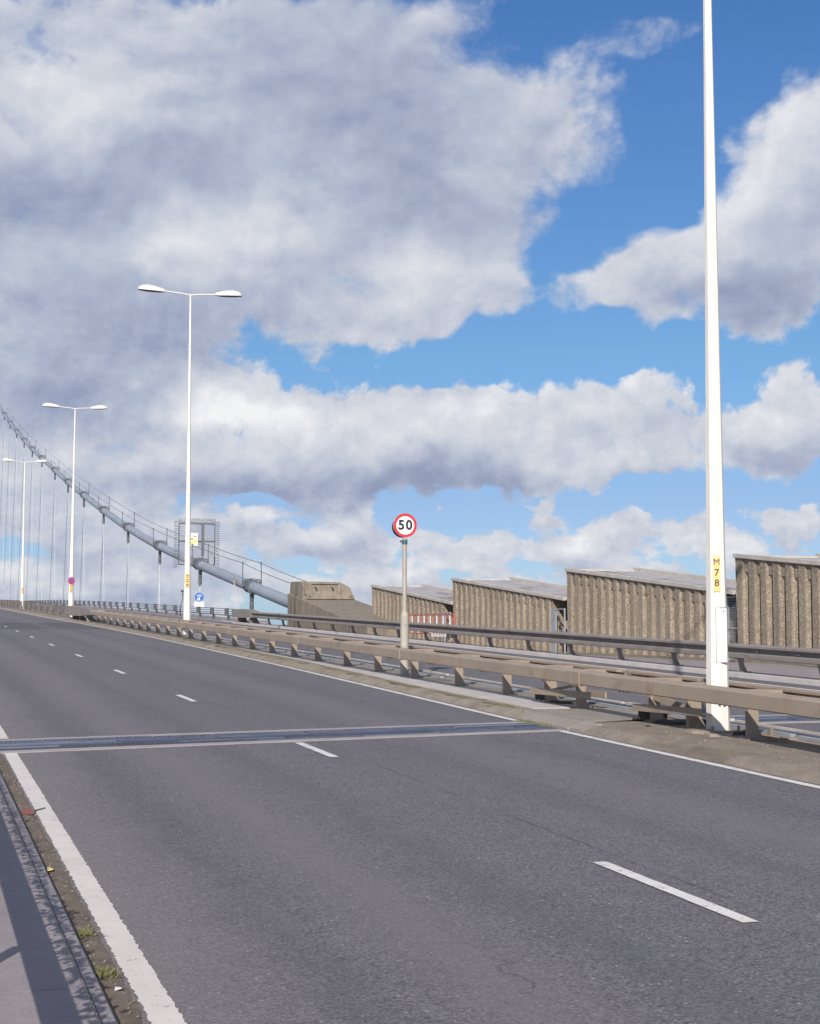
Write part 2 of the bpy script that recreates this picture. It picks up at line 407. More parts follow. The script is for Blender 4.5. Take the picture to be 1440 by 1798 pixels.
# steel drain channels and pipes on the far half of the central reserve
for x0, x1, h, mt in ((10.52, 10.60, .14, 'galv'), (10.78, 10.90, .125, 'slab'), (11.0, 11.08, .135, 'coping')):
    mb = MB(); y = -8.0
    while y < 88:
        L = random.uniform(3.2, 5.5)
        if random.random() > (.05 if y > 21.5 or y < 15 else .4): mb.rbox(x0 + random.uniform(-.01, .01), x1, y, y + L, .1, h + random.uniform(-.006, .01))
        y += L + random.uniform(.04, .25)
    t_ = place('drain_channel', mb, mt)
    tag(t_, {'galv': 'grey steel channel strip lying on the central reserve nearest the barrier posts', 'slab': 'flat pale concrete strip lying along the middle of the far half of the central reserve', 'coping': 'narrow pale kerb strip on the central reserve beside the far white line'}[mt], 'drain strip', 'strips along the central reserve')
# far side kerb and pavement
struct('far_kerb', MB().sweepY([(17.95, -.03), (17.97, .10), (18.02, .115), (18.12, .115), (18.12, -.03)], sub(-30, 92)), 'slab')
vs = []; ysf = frange(-30, 88.5, 2)
for y in ysf:
    h0 = rz(y) + .10; lo = min(h0, .84)
    vs += [(18.125, y, h0), (18.62, y, h0 - .005), (19.7, y, (h0 * .35 + lo * .65)), (20.9, y, lo), (24, y, lo)]
struct('far_pavement', MB().add(vs, [(i * 5 + j, i * 5 + j + 1, (i + 1) * 5 + j + 1, (i + 1) * 5 + j) for i in range(len(ysf) - 1) for j in range(4)]), 'pave')
struct('deck_edge', MB().sweepY([(17.95, -.5), (17.95, .08), (18.3, .10), (20.2, .10), (20.3, -.15), (20.3, -.5)], sub(88.5, 560, 6)), 'pave')
struct('bridge_deck', MB().sweepY([(-5.5, -.35), (20.9, -.35), (25.5, -1.3), (25.5, -1.6), (17, -4.6), (-1, -4.6), (-9, -1.6)], sub(88.6, 560, 8)), 'cable')
o = MB()
for x0, x1, y0, y1, z in ((-120, 40, -200, 88.4, None),):
    vs = []; nx, ny = 2, 30
    ysg = frange(y0, y1, 10); xsg = [x0, -20, -4.2, .55, 18.7, 21.5, 30, 40, 46]
    for y in ysg:
        for x in xsg:
            zz = .84 if x >= 21.5 else (rz(y) - .32)
            if x > 21.4 and y > 60: zz = .9
            if x == x0: zz -= 20
            if x > 41: zz = -26
            vs.append((x, y, zz))
    n = len(xsg)
    o.add(vs, [(i * n + j, i * n + j + 1, (i + 1) * n + j + 1, (i + 1) * n + j) for i in range(len(ysg) - 1) for j in range(n - 1)])
    e = (len(ysg) - 1) * n
    low = [(v[0], v[1] + .5, -28) for v in vs[e:e + n]]
    k = len(o.v); o.v += low
    o.f += [(e + j, e + j + 1, k + j + 1, k + j) for j in range(n - 1)]
struct('embankment', o, 'land')
S = 42000
struct('river', MB().add([(-S, -S, -27), (S, -S, -27), (S, S, -27), (-S, S, -27)], [(0, 1, 2, 3)]), 'water')
mb = MB(); n = 60
for k in range(n):   # low far shore, as a broad ring of land a long way off
    t0, t1 = 2 * math.pi * k / n, 2 * math.pi * (k + 1) / n
    r0, r1 = 9000, 20000
    mb.add([(r0 * math.cos(t0), r0 * math.sin(t0), -26.5), (r0 * math.cos(t1), r0 * math.sin(t1), -26.5), (r1 * math.cos(t1), r1 * math.sin(t1), -20), (r1 * math.cos(t0), r1 * math.sin(t0), -20)], [(0, 1, 2, 3)])
struct('far_shore', mb, 'land')

# ------------------------------------------------------------------ expansion joints
def joint(x0, x1, fy, label, wpx=1.0):
    # fy(x) -> (front y, back y)
    xm = (x0 + x1) / 2; t = thing('expansion_joint', (xm, fy(xm)[0], rz(fy(xm)[0])), label, 'expansion joint', 'expansion joints across the road')
    def slab(mb, xa, xb, f0, f1, h0, h1):
        p = []
        for h in (h0, h1):
            for x, f in ((xa, f0), (xb, f0), (xb, f1), (xa, f1)):
                a, b = fy(x); y = a + (b - a) * f; p.append((x, y, rz(y) + h))
        mb.hexa(p)
    for f0, f1 in ((0, .15), (.85, 1)):
        mb = MB(); slab(mb, x0, x1, f0, f1, -.05, .009); place('edge_strip', mb, 'jointedge', t)
    mb = MB(); slab(mb, x0, x1, .151, .849, -.06, .0035); place('trough', mb, 'seam', t)
    bounds = [.16, .255, .38, .50, .62, .745, .84]
    for r in range(6):
        a = bounds[r] + .030; b = bounds[r + 1] - .018; x = x0
        while x < x1 - .02:
            L = random.choice((.9, 1.2, 1.5, 2.1)) + random.uniform(-.1, .1); xe = min(x + L, x1)
            mb = MB()
            hh = .012 + random.uniform(0, .004)
            slab(mb, x + .02, xe - .02, a, b, .004, hh)
            # raised bars across each plate
            if xm < 9 and x < 2.2:
                q = x + .03
                while q < xe - .03:
                    slab(mb, q, q + .022, a + .01, b - .01, hh, hh + .006); q += .06
            place('joint_plate', mb, random.choice(('steelplate',) * 5 + ('steelplate_pale',) + ('steelplate_dark',) * 3), t)
            x = xe
joint(.9, 8.58, lambda x: (18.22 + (x - 1.22) * .143, 19.86 + (x - 1.3) * .122), 'wide steel comb expansion joint across the near carriageway')
joint(11.25, 17.9, lambda x: (19.62 + (x - 11.38) * .0, 20.98), 'blue-grey expansion joint across the far carriageway right of the tall white pole')

# steel cover ramp over the central reserve at the joint
t = thing('cover_plate', (9.4, 20.2, rz(20.2) + .1), 'sloping grey steel cover plate bridging the central reserve at the expansion joint', 'cover plate')
def zz(y, h): return rz(y) + h
A = [(8.60, 20.95, .03), (8.64, 19.35, .03), (8.90, 19.25, .125), (8.88, 21.45, .125)]
mb = MB(); vs = [(x, y, zz(y, h)) for x, y, h in A] + [(x, y, zz(y, h) - .035) for x, y, h in A]
mb.hexa(vs[4:] + vs[:4]); place('kerb_plate', mb, 'coverplate', t)
B = [(8.89, 21.5, .13), (8.905, 19.25, .13), (10.05, 19.6, .13), (10.4, 21.3, .13)]
mb = MB(); vs = [(x, y, zz(y, h)) for x, y, h in B] + [(x, y, zz(y, h) - .02) for x, y, h in B]
mb.hexa(vs[4:] + vs[:4]); place('top_plate', mb, 'coverplate', t)
C = [(8.66, 19.33, .035), (8.68, 18.95, .04), (8.93, 18.85, .128), (8.90, 19.22, .128)]
mb = MB(); vs = [(x, y, zz(y, h)) for x, y, h in C] + [(x, y, zz(y, h) - .04) for x, y, h in C]
mb.hexa(vs[4:] + vs[:4]); place('end_plate', mb, 'coverplate', t)
struct('median_infill', MB().sweepY([(8.7, -.03), (8.95, .085), (11.1, .085), (11.2, -.03)], [19.35, 20.75]), 'kerb')

# ------------------------------------------------------------------ central barrier
XB = 9.43
BP = [(0, .55), (0, .715), (.012, .728), (.03, .734), (.135, .752), (.155, .742), (.155, .55), (.14, .535), (.02, .535)]
def beam(mb, x, y0, y1, prof=BP, step=2.6, sag=.004):
    ys = frange(y0, y1, step)
    mb.sweepY([(x + a, b) for a, b in prof], ys)
t = thing('safety_barrier', (9.9, 16.5, rz(16.5) + .1), 'long taupe steel box-beam barrier on flared posts along the central reserve, nearest the camera', 'crash barrier')
mb = MB()
def wob(y): return .006 * math.sin(y * .9) + .004 * math.sin(y * 2.3 + 1)
for a, b in ((-14, 20.88), (21.12, 88)):
    mb.sweepY([(XB + p, q) for p, q in BP], frange(a, b, 1.3), xo=wob)
place('beam', mb, 'beam', t, bev=0)
SL = [(-.012, .545), (-.012, .722), (.01, .742), (.135, .764), (.168, .75), (.168, .54), (.15, .523), (.0, .523)]
jy = [-7, 8.6, 21.0, 29.6, 38.2, 47, 56, 65, 74, 83]
for y in jy:
    mb = MB(); mb.sweepY([(XB + p, q) for p, q in SL], [y - (.34 if y == 21.0 else .16), y + .16], xo=wob)
    if y == 21.0: mb.sweepY([(XB + p * 1.05 - .003, q + (.004 if q > .6 else -.004)) for p, q in SL], [y - .06, y - .04], xo=wob)
    place('joint_sleeve', mb, 'beam', t)
posts = [-2, .7, 3.3, 5.9, 8.6, 11.2, 13.85, 16.55, 18.07, 19.15, 21.6, 22.85, 24.7, 27.15, 29.85, 32.45, 35.0, 37.75, 40.3, 43.0, 45.7, 48.4, 51.1, 53.9, 56.6, 59.3, 62, 64.7, 67.4, 70.1, 72.8, 75.5, 78.2, 80.9, 83.6, 86.3]
def postmesh(y, x=9.82, w=.15, top=.70, base=.105):
    mb = MB(); a = rz(y)
    # open section: a flange facing the camera, a web behind it, flaring at the foot towards the far carriageway
    def sl(x0, x1, f, y0, y1, h0, h1, hm=.22):
        ring = [(x0, h0), (x1 + f, h0), (x1 + f * .35, h0 + .09), (x1, hm), (x1, h1), (x0, h1)]
        n = len(ring)
        mb.add([(p, y0, a + q) for p, q in ring] + [(p, y1, a + q) for p, q in ring], [tuple(range(n))[::-1], tuple(range(n, 2 * n))] + [(i, (i + 1) % n, n + (i + 1) % n, n + i) for i in range(n)])
    sl(x, x + w, .07, y - .006, y + .006, base, top)
    mb.box(x + w - .008, x + w, y + .006, y + .10, a + base + .09, a + top)
    mb.box(x, x + .008, y + .006, y + .06, a + base, a + top)
    mb.box(x - .05, x + w + .10, y - .10, y + .14, a + base - .01, a + base + .012)
    for dx in (-.03, w + .07):
        for dy in (-.07, .11): mb.tube([(x + dx, y + dy, a + base + .01), (x + dx, y + dy, a + base + .045)], .014, 6)
    return mb
for y in posts:
    place('post', postmesh(y, w=.2 if abs(y - 18.07) < .1 or abs(y - 22.85) < .1 else .15), 'beam', t)
    mb = MB(); a = rz(y)
    mb.box(XB + .157, 10.29, y - .05, y + .05, a + .655, a + .716)
    mb.box(9.72, 10.05, y - .11, y + .11, a + .700, a + .722)
    place('bracket', mb, 'beam', t)
for y in frange(10.9, 33, 2.62):
    for d in (0, .12, .24): place('bolt', MB().tube([(XB + .06 + wob(y), y + d, rz(y) + .536), (XB + .06 + wob(y), y + d, rz(y) + .514)], .014, 6), 'rust', t)
# rear beam: open channel facing us
CH = [(0, .55), (0, .58), (.10, .585), (.145, .60), (.145, .69), (.10, .70), (0, .705), (0, .735), (.16, .745), (.16, .55)]
tr = thing('safety_barrier', (10.37, 16.5, rz(16.5) + .1), 'rust-streaked channel beam directly behind the front box beam on the central reserve', 'crash barrier')
for a, b in ((-14, 12.9), (12.96, 18.6), (18.66, 21.0), (21.2, 26.8), (26.86, 88)):
    mb = MB(); mb.sweepY([(10.30 + p, q - .012) for p, q in CH], frange(a, b, 2.6)); place('channel_beam', mb, 'rust' if a < 27 else 'beam', tr)
for y in posts: place('stiffener', MB().box(10.305, 10.44, y - .05, y + .05, rz(y) + .60, rz(y) + .675), 'rust', tr)

def plank(p0, p1, h, w, mat, par, name='brace_plank', q=.0):
    # board from p0 to p1 (x,y,z), upright height h, thickness w
    p0, p1 = Vector(p0), Vector(p1); d = (p1 - p0).normalized(); s_ = Vector((d.y, -d.x, 0)).normalized() * w / 2; u = Vector((0, 0, h / 2))
    mb = MB().hexa([p0 - s_ - u, p0 + s_ - u, p1 + s_ - u, p1 - s_ - u, p0 - s_ + u, p0 + s_ + u, p1 + s_ + u, p1 - s_ + u])
    return place(name, mb, mat, par, bev=.004)
tb = thing('joint_brace', (9.7, 21.8, .6), 'splayed steel planks bolted between two barrier posts left of the beam joint', 'brace', 'sliding braces under the beam')
plank((9.60, 22.95, .80), (9.64, 20.75, .815), .10, .03, 'beam', tb)
plank((10.18, 22.1, .80), (10.18, 21.33, .79), .095, .03, 'beam', tb)
plank((9.72, 22.6, .80), (9.98, 21.75, .95), .03, .14, 'beam', tb)
plank((9.66, 22.9, .72), (10.1, 22.9, .70), .14, .03, 'rubber', tb, 'cross_piece')
tb = thing('joint_brace', (9.7, 18.2, .5), 'splayed steel planks bolted between two barrier posts left of the tall white pole', 'brace', 'sliding braces under the beam')
plank((9.60, 19.25, .725), (9.62, 17.35, .752), .10, .03, 'beam', tb)
plank((9.86, 19.3, .90), (9.95, 18.25, .73), .10, .03, 'beam', tb)
plank((9.66, 19.2, .64), (10.1, 19.2, .62), .16, .03, 'rubber', tb, 'cross_piece')

# end housing where the barrier turns into the bridge fence
te = thing('barrier_end_housing', (9.5, 90, rz(90) + .1), 'dark tapering steel end housing where the central barrier meets the bridge fence', 'barrier end')
mb = MB(); y0 = 85.5
prof = lambda x0, x1, h0, h1: [(x0, h0), (x0, h1), (x1, h1), (x1, h0)]
vs = []
for y, x0, x1, h0, h1 in ((86.5, 9.42, 10.2, .53, .80), (91.0, 9.34, 10.3, .40, .90), (95.5, 9.25, 10.3, .34, .92), (97.5, 9.22, 10.3, .34, .92)):
    vs += [(x0, y, rz(y) + h0), (x0, y, rz(y) + h1), (x1, y, rz(y) + h1), (x1, y, rz(y) + h0)]
fs = [(3, 2, 1, 0), (12, 13, 14, 15)] + [(i * 4 + j, i * 4 + (j + 1) % 4, (i + 1) * 4 + (j + 1) % 4, (i + 1) * 4 + j) for i in range(3) for j in range(4)]
mb.add(vs, fs); place('housing', mb, 'rail', te)
for y, w in ((89, .3), (97, .4), (93.2, .22)):
    mb = MB(); a = rz(y); ring = [(9.5, .1), (9.5 + w + .25, .1), (9.5 + w, .42), (9.5, .42)]
    mb.add([(p, y - .1, a + q) for p, q in ring] + [(p, y + .25, a + q) for p, q in ring], [(0, 1, 2, 3)[::-1], (4, 5, 6, 7)] + [(i, (i + 1) % 4, 4 + (i + 1) % 4, 4 + i) for i in range(4)])
    place('leg', mb, 'rail', te)

# ------------------------------------------------------------------ bridge fences (four thin rails on blocky posts)
def fence(x, y0, y1, sp, label, hh, flip=1, mat='darkfence', kind='bridge rail fence'):
    t = thing('bridge_fence', (x, y0, rz(y0) + .1), label, 'fence', 'four-rail fences on the bridge deck')
    ys = []
    y = y0
    while y < y1: ys.append(y); y += sp
    for hr in hh:
        mb = MB(); yr = [q for q in frange(y0 - 1, y1, 6)]
        mb.tube([(x - .06 * flip, q, rz(q) + hr) for q in yr], .019, 6); place('rail', mb, mat, t)
    for y in ys[:70]:
        a = rz(y); mb = MB()
        mb.box(x - .22 * flip if flip > 0 else x - .02, x + .02 if flip > 0 else x + .22, y, y + .16, a + .40, a + .86)
        mb.add([(x - .08, y + .01, a + .1), (x + .10, y + .01, a + .1), (x + .10, y + .01, a + .42), (x - .04, y + .01, a + .42), (x - .08, y + .15, a + .1), (x + .10, y + .15, a + .1), (x + .10, y + .15, a + .42), (x - .04, y + .15, a + .42)],
               [(3, 2, 1, 0), (4, 5, 6, 7), (0, 1, 5, 4), (1, 2, 6, 5), (2, 3, 7, 6), (3, 0, 4, 7)])
        place('post', mb, mat, t)
    return t
fence(18.5, 87.6, 430, 4.88, 'dark four-rail fence with blocky posts along the far edge of the bridge, below the cable', (.82, .68, .54, .40))
fence(9.45, 99.5, 330, 5.6, 'brownish four-rail fence with flared posts along the near side of the bridge median', (.86, .66, .50, .34), 1, 'medfence')
fence(10.75, 102.0, 330, 5.6, 'brownish four-rail fence on the far side of the bridge median, behind another fence', (.86, .66, .50, .34), -1, 'medfence')
# light footway parapet seen through the fence
mb = MB(); mb.sweepY([(20.2, .05), (20.2, .16), (20.27, .16), (20.27, .05)], sub(88.6, 420, 8)); 
tag(place('footway_kerb', mb, 'coping'), 'low pale kerb of the footway running behind the dark fence on the bridge', 'kerb')
mb = MB(); mb.tube([(20.0, q, rz(q) + .30) for q in frange(88.6, 420, 8)], .03, 6)
tag(place('service_pipe', mb, 'darkfence'), 'thin dark pipe running low behind the dark bridge fence', 'pipe')

# ------------------------------------------------------------------ far guard rail
FR = [(0, .46), (0, .545), (.03, .565), (.12, .575), (.12, .665), (.03, .675), (-.004, .69), (-.004, .735), (.02, .755), (.16, .77), (.16, .46), (.1, .445), (.02, .445)]
t = thing('guard_rail', (18.2, 50, rz(50) + .1), 'long dark channel guard rail on slim tapered posts along the far side of the road', 'crash barrier')
mb = MB(); mb.sweepY([(17.92 + a, b) for a, b in FR], frange(-14, 84, 1.9), xo=lambda y: .012 * math.sin(y * .5)); place('channel_beam', mb, 'rail', t)
fy = [24.4, 27.65, 30.92, 34.16, 37.25, 40.46, 43.67, 46.99, 50.31, 53.61, 56.96, 60.2, 63.53, 66.8, 70.2, 73.36, 76.64, 79.94] + [21.1, 17.9, 14.6, 11.4]
for y in fy:
    a = rz(y); mb = MB()
    ring = [(18.08, .62), (18.25, .62), (18.25, .30), (18.34, .115), (18.19, .115), (18.13, .40), (18.08, .47)]; n = len(ring)
    mb.add([(p, y - .04, a + q) for p, q in ring] + [(p, y + .04, a + q) for p, q in ring], [tuple(range(n))[::-1], tuple(range(n, 2 * n))] + [(i, (i + 1) % n, n + (i + 1) % n, n + i) for i in range(n)])
    mb.box(18.12, 18.42, y - .09, y + .11, a + .105, a + .125)
    place('post', mb, 'rail', t)
mb = MB()
for y in frange(-10, 83, 1.65): mb.box(17.99, 18.045, y, y + .05, rz(y) + .598, rz(y) + .622)
place('reflector_row', mb, 'galv', t)
te = thing('barrier_end_housing', (18.1, 85, rz(85) + .1), 'dark box end housing where the far guard rail meets the bridge fence', 'barrier end')
mb = MB()
vs = []
for y, x0, x1, h0, h1 in ((83.2, 17.9, 18.4, .43, .79), (85.5, 17.82, 18.6, .40, .86), (88.0, 17.80, 18.7, .38, .86)):
    vs += [(x0, y, rz(y) + h0), (x0, y, rz(y) + h1), (x1, y, rz(y) + h1), (x1, y, rz(y) + h0)]
fs = [(3, 2, 1, 0), (8, 9, 10, 11)] + [(i * 4 + j, i * 4 + (j + 1) % 4, (i + 1) * 4 + (j + 1) % 4, (i + 1) * 4 + j) for i in range(2) for j in range(4)]
mb.add(vs, fs); place('housing', mb, 'rail', te)
for y in (83.8, 87.0):
    a = rz(y); mb = MB(); ring = [(18.0, .1), (18.55, .1), (18.35, .42), (18.0, .42)]
    mb.add([(p, y - .1, a + q) for p, q in ring] + [(p, y + .2, a + q) for p, q in ring], [(3, 2, 1, 0), (4, 5, 6, 7)] + [(i, (i + 1) % 4, 4 + (i + 1) % 4, 4 + i) for i in range(4)])
    place('leg', mb, 'rail', te)

# left parapet rail (its shadow falls across the pavement) and an unseen leafy wire added to cast a jagged shadow
t = thing('handrail', (.15, 8, rz(8) + .07), 'slim rail along the near pavement just left of the camera', 'railing')
mb = MB(); mb.sweepY([(.07, .66), (.07, .75), (.17, .75), (.17, .66)], frange(-6, 60, 3)); place('rail', mb, 'beam', t)
for y in frange(-5, 58, 3.0):
    place('post', MB().box(-.02, .04, y, y + .06, rz(y) + .07, rz(y) + .74), 'beam', t)
t = thing('shadow_leaf_wire', (.10, 8, rz(8) + 1), 'unseen wire of leaves added above the near rail to cast a jagged shadow', 'plant')
mb = MB(); mb.tube([(.09, y, rz(y) + .945) for y in frange(1, 26, 1)], .006, 5); place('wire', mb, 'rubber', t)
mb = MB()
for k in range(4200):
    y = random.uniform(2.5, 24); s_ = random.uniform(.012, .034); c = Vector((.09 + random.gauss(0, .024) * (1 + .8 * noise.noise((y * 2.5, 0, 0))), y, rz(y) + .945 + random.gauss(0, .024)))
    a = Vector((random.gauss(0, 1), random.gauss(0, 1), random.gauss(0, .6))).normalized(); b = a.cross(Vector((random.gauss(0, 1), random.gauss(0, 1), random.gauss(0, 1)))).normalized()
    mb.add([c, c + a * s_ * .6 + b * s_ * .6, c + a * s_ * 1.9, c + a * s_ * .6 - b * s_ * .6], [(0, 1, 2, 3)])
place('leaves', mb, 'leaf', t)

# ------------------------------------------------------------------ lamp posts
def lamp(x, y, H, label, detail=True, base=.1, r0=.165, topxy=None, lean=(0, 0), marks=True):
    zb = rz(y) + base
    t = thing('lamp_post', (x, y, zb), label, 'street lamp', 'white twin-headed lamp posts on the central reserve')
    mb = MB()
    prof = [(0, r0), (2.3, r0 * .80), (5.0, r0 * .62), (9.5, r0 * .38), (H - 2.1, r0 * .33), (H - 2.05, r0 * .25), (H, r0 * .22)]
    def P_(h): return (x + lean[0] * h / H, y, zb + h)
    mb.tube([P_(h) for h, r in prof[:5]], [r for h, r in prof[:5]], 8, rot=math.pi / 8 + .09); mb.tube([P_(h) for h, r in prof[4:]], [r for h, r in prof[4:]], 12)
    place('pole', mb, 'white', t, True, 30)
    tx, ty, tz = P_(H)
    for s in (-1, 1):
        mb = MB(); mb.tube([(tx, ty, tz - .05), (tx + s * .35, ty, tz + .0), (tx + s * 1.08, ty, tz + .05)], [.034, .032, .03], 10)
        arm = place('arm', mb, 'white', t, True)
        # lamp head: rounded hood with a shallow lens below
        secs = [(0, .05, .05, -.04), (.04, .075, .085, -.07), (.22, .12, .13, -.08), (.5, .17, .185, -.085), (.75, .17, .20, -.085), (.95, .14, .16, -.075), (1.08, .09, .09, -.065), (1.14, .03, -.01, -.05)]
        for nm, mt in (('lamp_head', 'white'), ('lens', 'lens')):
            vs = []; n = 9
            for d, w, zt, zl in secs:
                X = tx + s * (1.05 + d); Z = tz + .055 + d * .035
                if nm == 'lamp_head':
                    for k in range(n):
                        a = math.pi * k / (n - 1); vs.append((X, ty + w * math.cos(a), Z + zl + .03 + (zt - zl - .03) * math.sin(a) ** .8))
                else:
                    for k in range(n):
                        a = math.pi * k / (n - 1); vs.append((X, ty + w * .93 * math.cos(a), Z + zl + .028 - .035 * math.sin(a) * (1 if .04 < d < 1.1 else .3)))
            fs = [(i * n + k, i * n + k + 1, (i + 1) * n + k + 1, (i + 1) * n + k) for i in range(len(secs) - 1) for k in range(n - 1)]
            fs += [(i * n, i * n + n - 1, (i + 1) * n + n - 1, (i + 1) * n) for i in range(len(secs) - 1)]
            fs += [tuple(range(n))[::-1], tuple(range((len(secs) - 1) * n, len(secs) * n))]
            place(nm, MB().add(vs, fs), mt, t if nm == 'lamp_head' else t, True, 50)
    mb = MB(); mb.box(x - .24, x + .24, y - .24, y + .24, zb - .02, zb + .02)
    for dx in (-.19, .19):
        for dy in (-.19, .19): mb.tube([(x + dx, y + dy, zb + .02), (x + dx, y + dy, zb + .09)], .02, 6)
    place('base_plate', mb, 'coverplate', t)
    # direction to the road user: facet facing the camera
    return t, zb
def facet(x, y, zb, az, r, z, w, h, off, th):
    """small board on the pole's side whose outward normal has azimuth az (radians, from -Y towards -X)"""
    n = Vector((-math.sin(az), -math.cos(az), 0)); s_ = Vector((math.cos(az), -math.sin(az), 0))
    def P(u, v, d, rr): return Vector((x, y, zb)) + n * (rr + d) + s_ * u + Vector((0, 0, v))
    return n, s_, P
AZ = R(22.5 + 5.2)
lampM78, zb = lamp(10.05, 17.68, 14.2, 'tallest nearest white lamp post lettered M78, its top cut off by the frame', r0=.158)
x, y = 10.05, 17.68
az = math.atan2(x, y) - R(2)
nrm = Vector((-math.sin(az), -math.cos(az), 0)); sd = Vector((math.cos(az), -math.sin(az), 0))
def rad(h): return interp([(0, .158), (2.3, .1264), (5, .098)], h)
def board(h0, h1, w, u, off, name, mat, par):
    vs = []
    for d in (off, off + .004):
        for uu, h in ((u - w / 2, h0), (u + w / 2, h0), (u + w / 2, h1), (u - w / 2, h1)):
            vs.append(Vector((x, y, zb)) + nrm * (rad(h) * .985 + d) + sd * uu + Vector((0, 0, h)))
    mb = MB().add(vs, [(3, 2, 1, 0), (4, 5, 6, 7), (0, 1, 5, 4), (1, 2, 6, 5), (2, 3, 7, 6), (3, 0, 4, 7)])
    return place(name, mb, mat, par)
board(1.83, 2.30, .085, .005, .006, 'number_label', 'yellow', lampM78)
lab = [c for c in lampM78.children if c.name.startswith('number_label')][0]
rotm = Matrix((sd, Vector((0, 0, 1)), nrm)).transposed()
for ch, h in (('M', 2.215), ('7', 2.075), ('8', 1.94)):
    text_obj('lettering', ch, .115 if ch == 'M' else .127, 'signblack', lab, Vector((x, y, zb)) + nrm * (rad(h) * .985 + .0125) + sd * .005 + Vector((0, 0, h)), rotm, 0 if ch == 'M' else .0012)
board(.90, 1.62, .135, .055, -.012, 'access_door', 'white', lampM78)
door = [c for c in lampM78.children if c.name.startswith('access_door')][0]
def seam(h0, h1, w, u, off=-.0095):
    board(h0, h1, w, u, off, 'seam', 'seam', door)
seam(.90, 1.62, .006, -.015); seam(1.614, 1.622, .135, .055); seam(.898, .908, .135, .055); 
mb = MB(); c = Vector((x, y, zb + 1.57)) + nrm * (rad(1.57) * .985 - .006) + sd * .085; mb.disc(c, nrm, 0, .009, .003, 12); place('lock', mb, 'signblack', door)

def small_label(t, x, y, zb, h0, h1, w, r):
    az = math.atan2(x, y); n = Vector((-math.sin(az), -math.cos(az), 0)); s_ = Vector((math.cos(az), -math.sin(az), 0))
    def bd(a, b, ww, d, nm, mat, par):
        vs = [Vector((x, y, zb + h)) + n * (r + dd) + s_ * u for dd in (d, d + .004) for u, h in ((-ww / 2, a), (ww / 2, a), (ww / 2, b), (-ww / 2, b))]
        return place(nm, MB().add(vs, [(3, 2, 1, 0), (4, 5, 6, 7), (0, 1, 5, 4), (1, 2, 6, 5), (2, 3, 7, 6), (3, 0, 4, 7)]), mat, par)
    l = bd(h0, h1, w, 0, 'number_label', 'yellow', t)
    for k in range(3):
        c = h0 + (h1 - h0) * (k + .5) / 3
        for dz in (-.035, .035): bd(c + dz - .015, c + dz + .015, w * .62, .006, 'mark', 'signblack', l)
t2, z2 = lamp(10.66, 61.9, 14.18, 'white twin-headed lamp post standing left of centre, between the cable gate and the far fence', r0=.17)
small_label(t2, 10.66, 61.9, z2, 1.95, 2.5, .17, .14)
t1, z1 = lamp(10.03, 104.0, 14.2, 'white lamp post carrying a small round no-stopping sign, second from the left edge', r0=.2, lean=(.08, 0))
small_label(t1, 10.03, 104.0, z1, 1.65, 2.2, .17, .17)
az = math.atan2(10.03, 104); n_ = Vector((0, -1, 0))
ts = thing('no_stopping_sign', (10.03, 103.8, z1 + 2.45), 'small round red and blue no-stopping sign strapped to a far lamp post', 'road sign')
c = Vector((10.03, 103.8, z1 + 2.45))
place('plate', MB().disc(c, n_, 0, .24, .01), 'signred', ts)
place('field', MB().disc(c + n_ * .012, n_, 0, .175, .004), 'signblue', ts)
mb = MB()
for a in (45, 135):
    u = Vector((math.cos(R(a)), 0, math.sin(R(a)))); v = Vector((-u.z, 0, u.x)); cc = c + n_ * .018
    mb.add([cc - u * .18 - v * .025, cc + u * .18 - v * .025, cc + u * .18 + v * .025, cc - u * .18 + v * .025], [(0, 1, 2, 3)])
place('cross', mb, 'signred', ts)
place('strap', MB().box(9.9, 10.16, 103.81, 103.87, z1 + 2.40, z1 + 2.5), 'galv', ts)
t0, z0 = lamp(10.05, 152.7, 14.5, 'farthest white lamp post at the left edge of the picture, its left arm cut off', r0=.2)
small_label(t0, 10.05, 152.7, z0, 1.5, 2.1, .17, .17)

# debris at the foot of the tall pole
def chunk(x, y, sx, sy, sz, mat, label, h=.10, rot=0):
    mb = MB(); a = rz(y); import random as rr
    n = 7; ring = [(math.cos(2 * math.pi * k / n) * rr.uniform(.75, 1.1), math.sin(2 * math.pi * k / n) * rr.uniform(.75, 1.1)) for k in range(n)]
    def q(u, v, s, z): cx, cy = u * sx * s, v * sy * s; return (x + cx * math.cos(rot) - cy * math.sin(rot), y + cx * math.sin(rot) + cy * math.cos(rot), a + h + z)
    mb.add([q(u, v, 1, 0) for u, v in ring] + [q(u, v, rr.uniform(.75, .95), sz * rr.uniform(.7, 1.1)) for u, v in ring], [tuple(range(n))[::-1], tuple(range(n, 2 * n))] + [(k, (k + 1) % n, n + (k + 1) % n, n + k) for k in range(n)])
    return tag(place('broken_slab', mb, mat), label, 'rubble', 'rubble on the central reserve')
chunk(9.72, 17.6, .20, .34, .045, 'kerb', 'flat pale broken slab lying left of the tall pole base')
chunk(9.62, 17.1, .09, .17, .035, 'kerb', 'thin greenish broken slab in front of the tall pole base')
chunk(10.15, 17.15, .26, .10, .06, 'rubber', 'dark bent metal piece in front of the tall pole base', rot=.3)
chunk(10.42, 17.0, .03, .07, .10, 'kerb', 'small upright pale fragment right of the tall pole base')
chunk(9.45, 18.5, .035, .05, .03, 'rubber', 'small dark stone on the dirt before the left brace')
chunk(10.2, 18.9, .5, .35, .05, 'rubber', 'dark crumpled sheet under the brace left of the tall pole', rot=.2)
chunk(10.15, 22.7, .35, .5, .05, 'rubber', 'dark crumpled sheet under the brace left of the beam joint', rot=.1)
t = thing('cable_duct', (9.9, 14.6, rz(14.6) + .1), 'long low dark duct lying behind the barrier at the right edge', 'duct')
mb = MB(); mb.rbox(10.06, 10.16, 11.5, 16.7, .1, .15); place('duct', mb, 'rust', t)
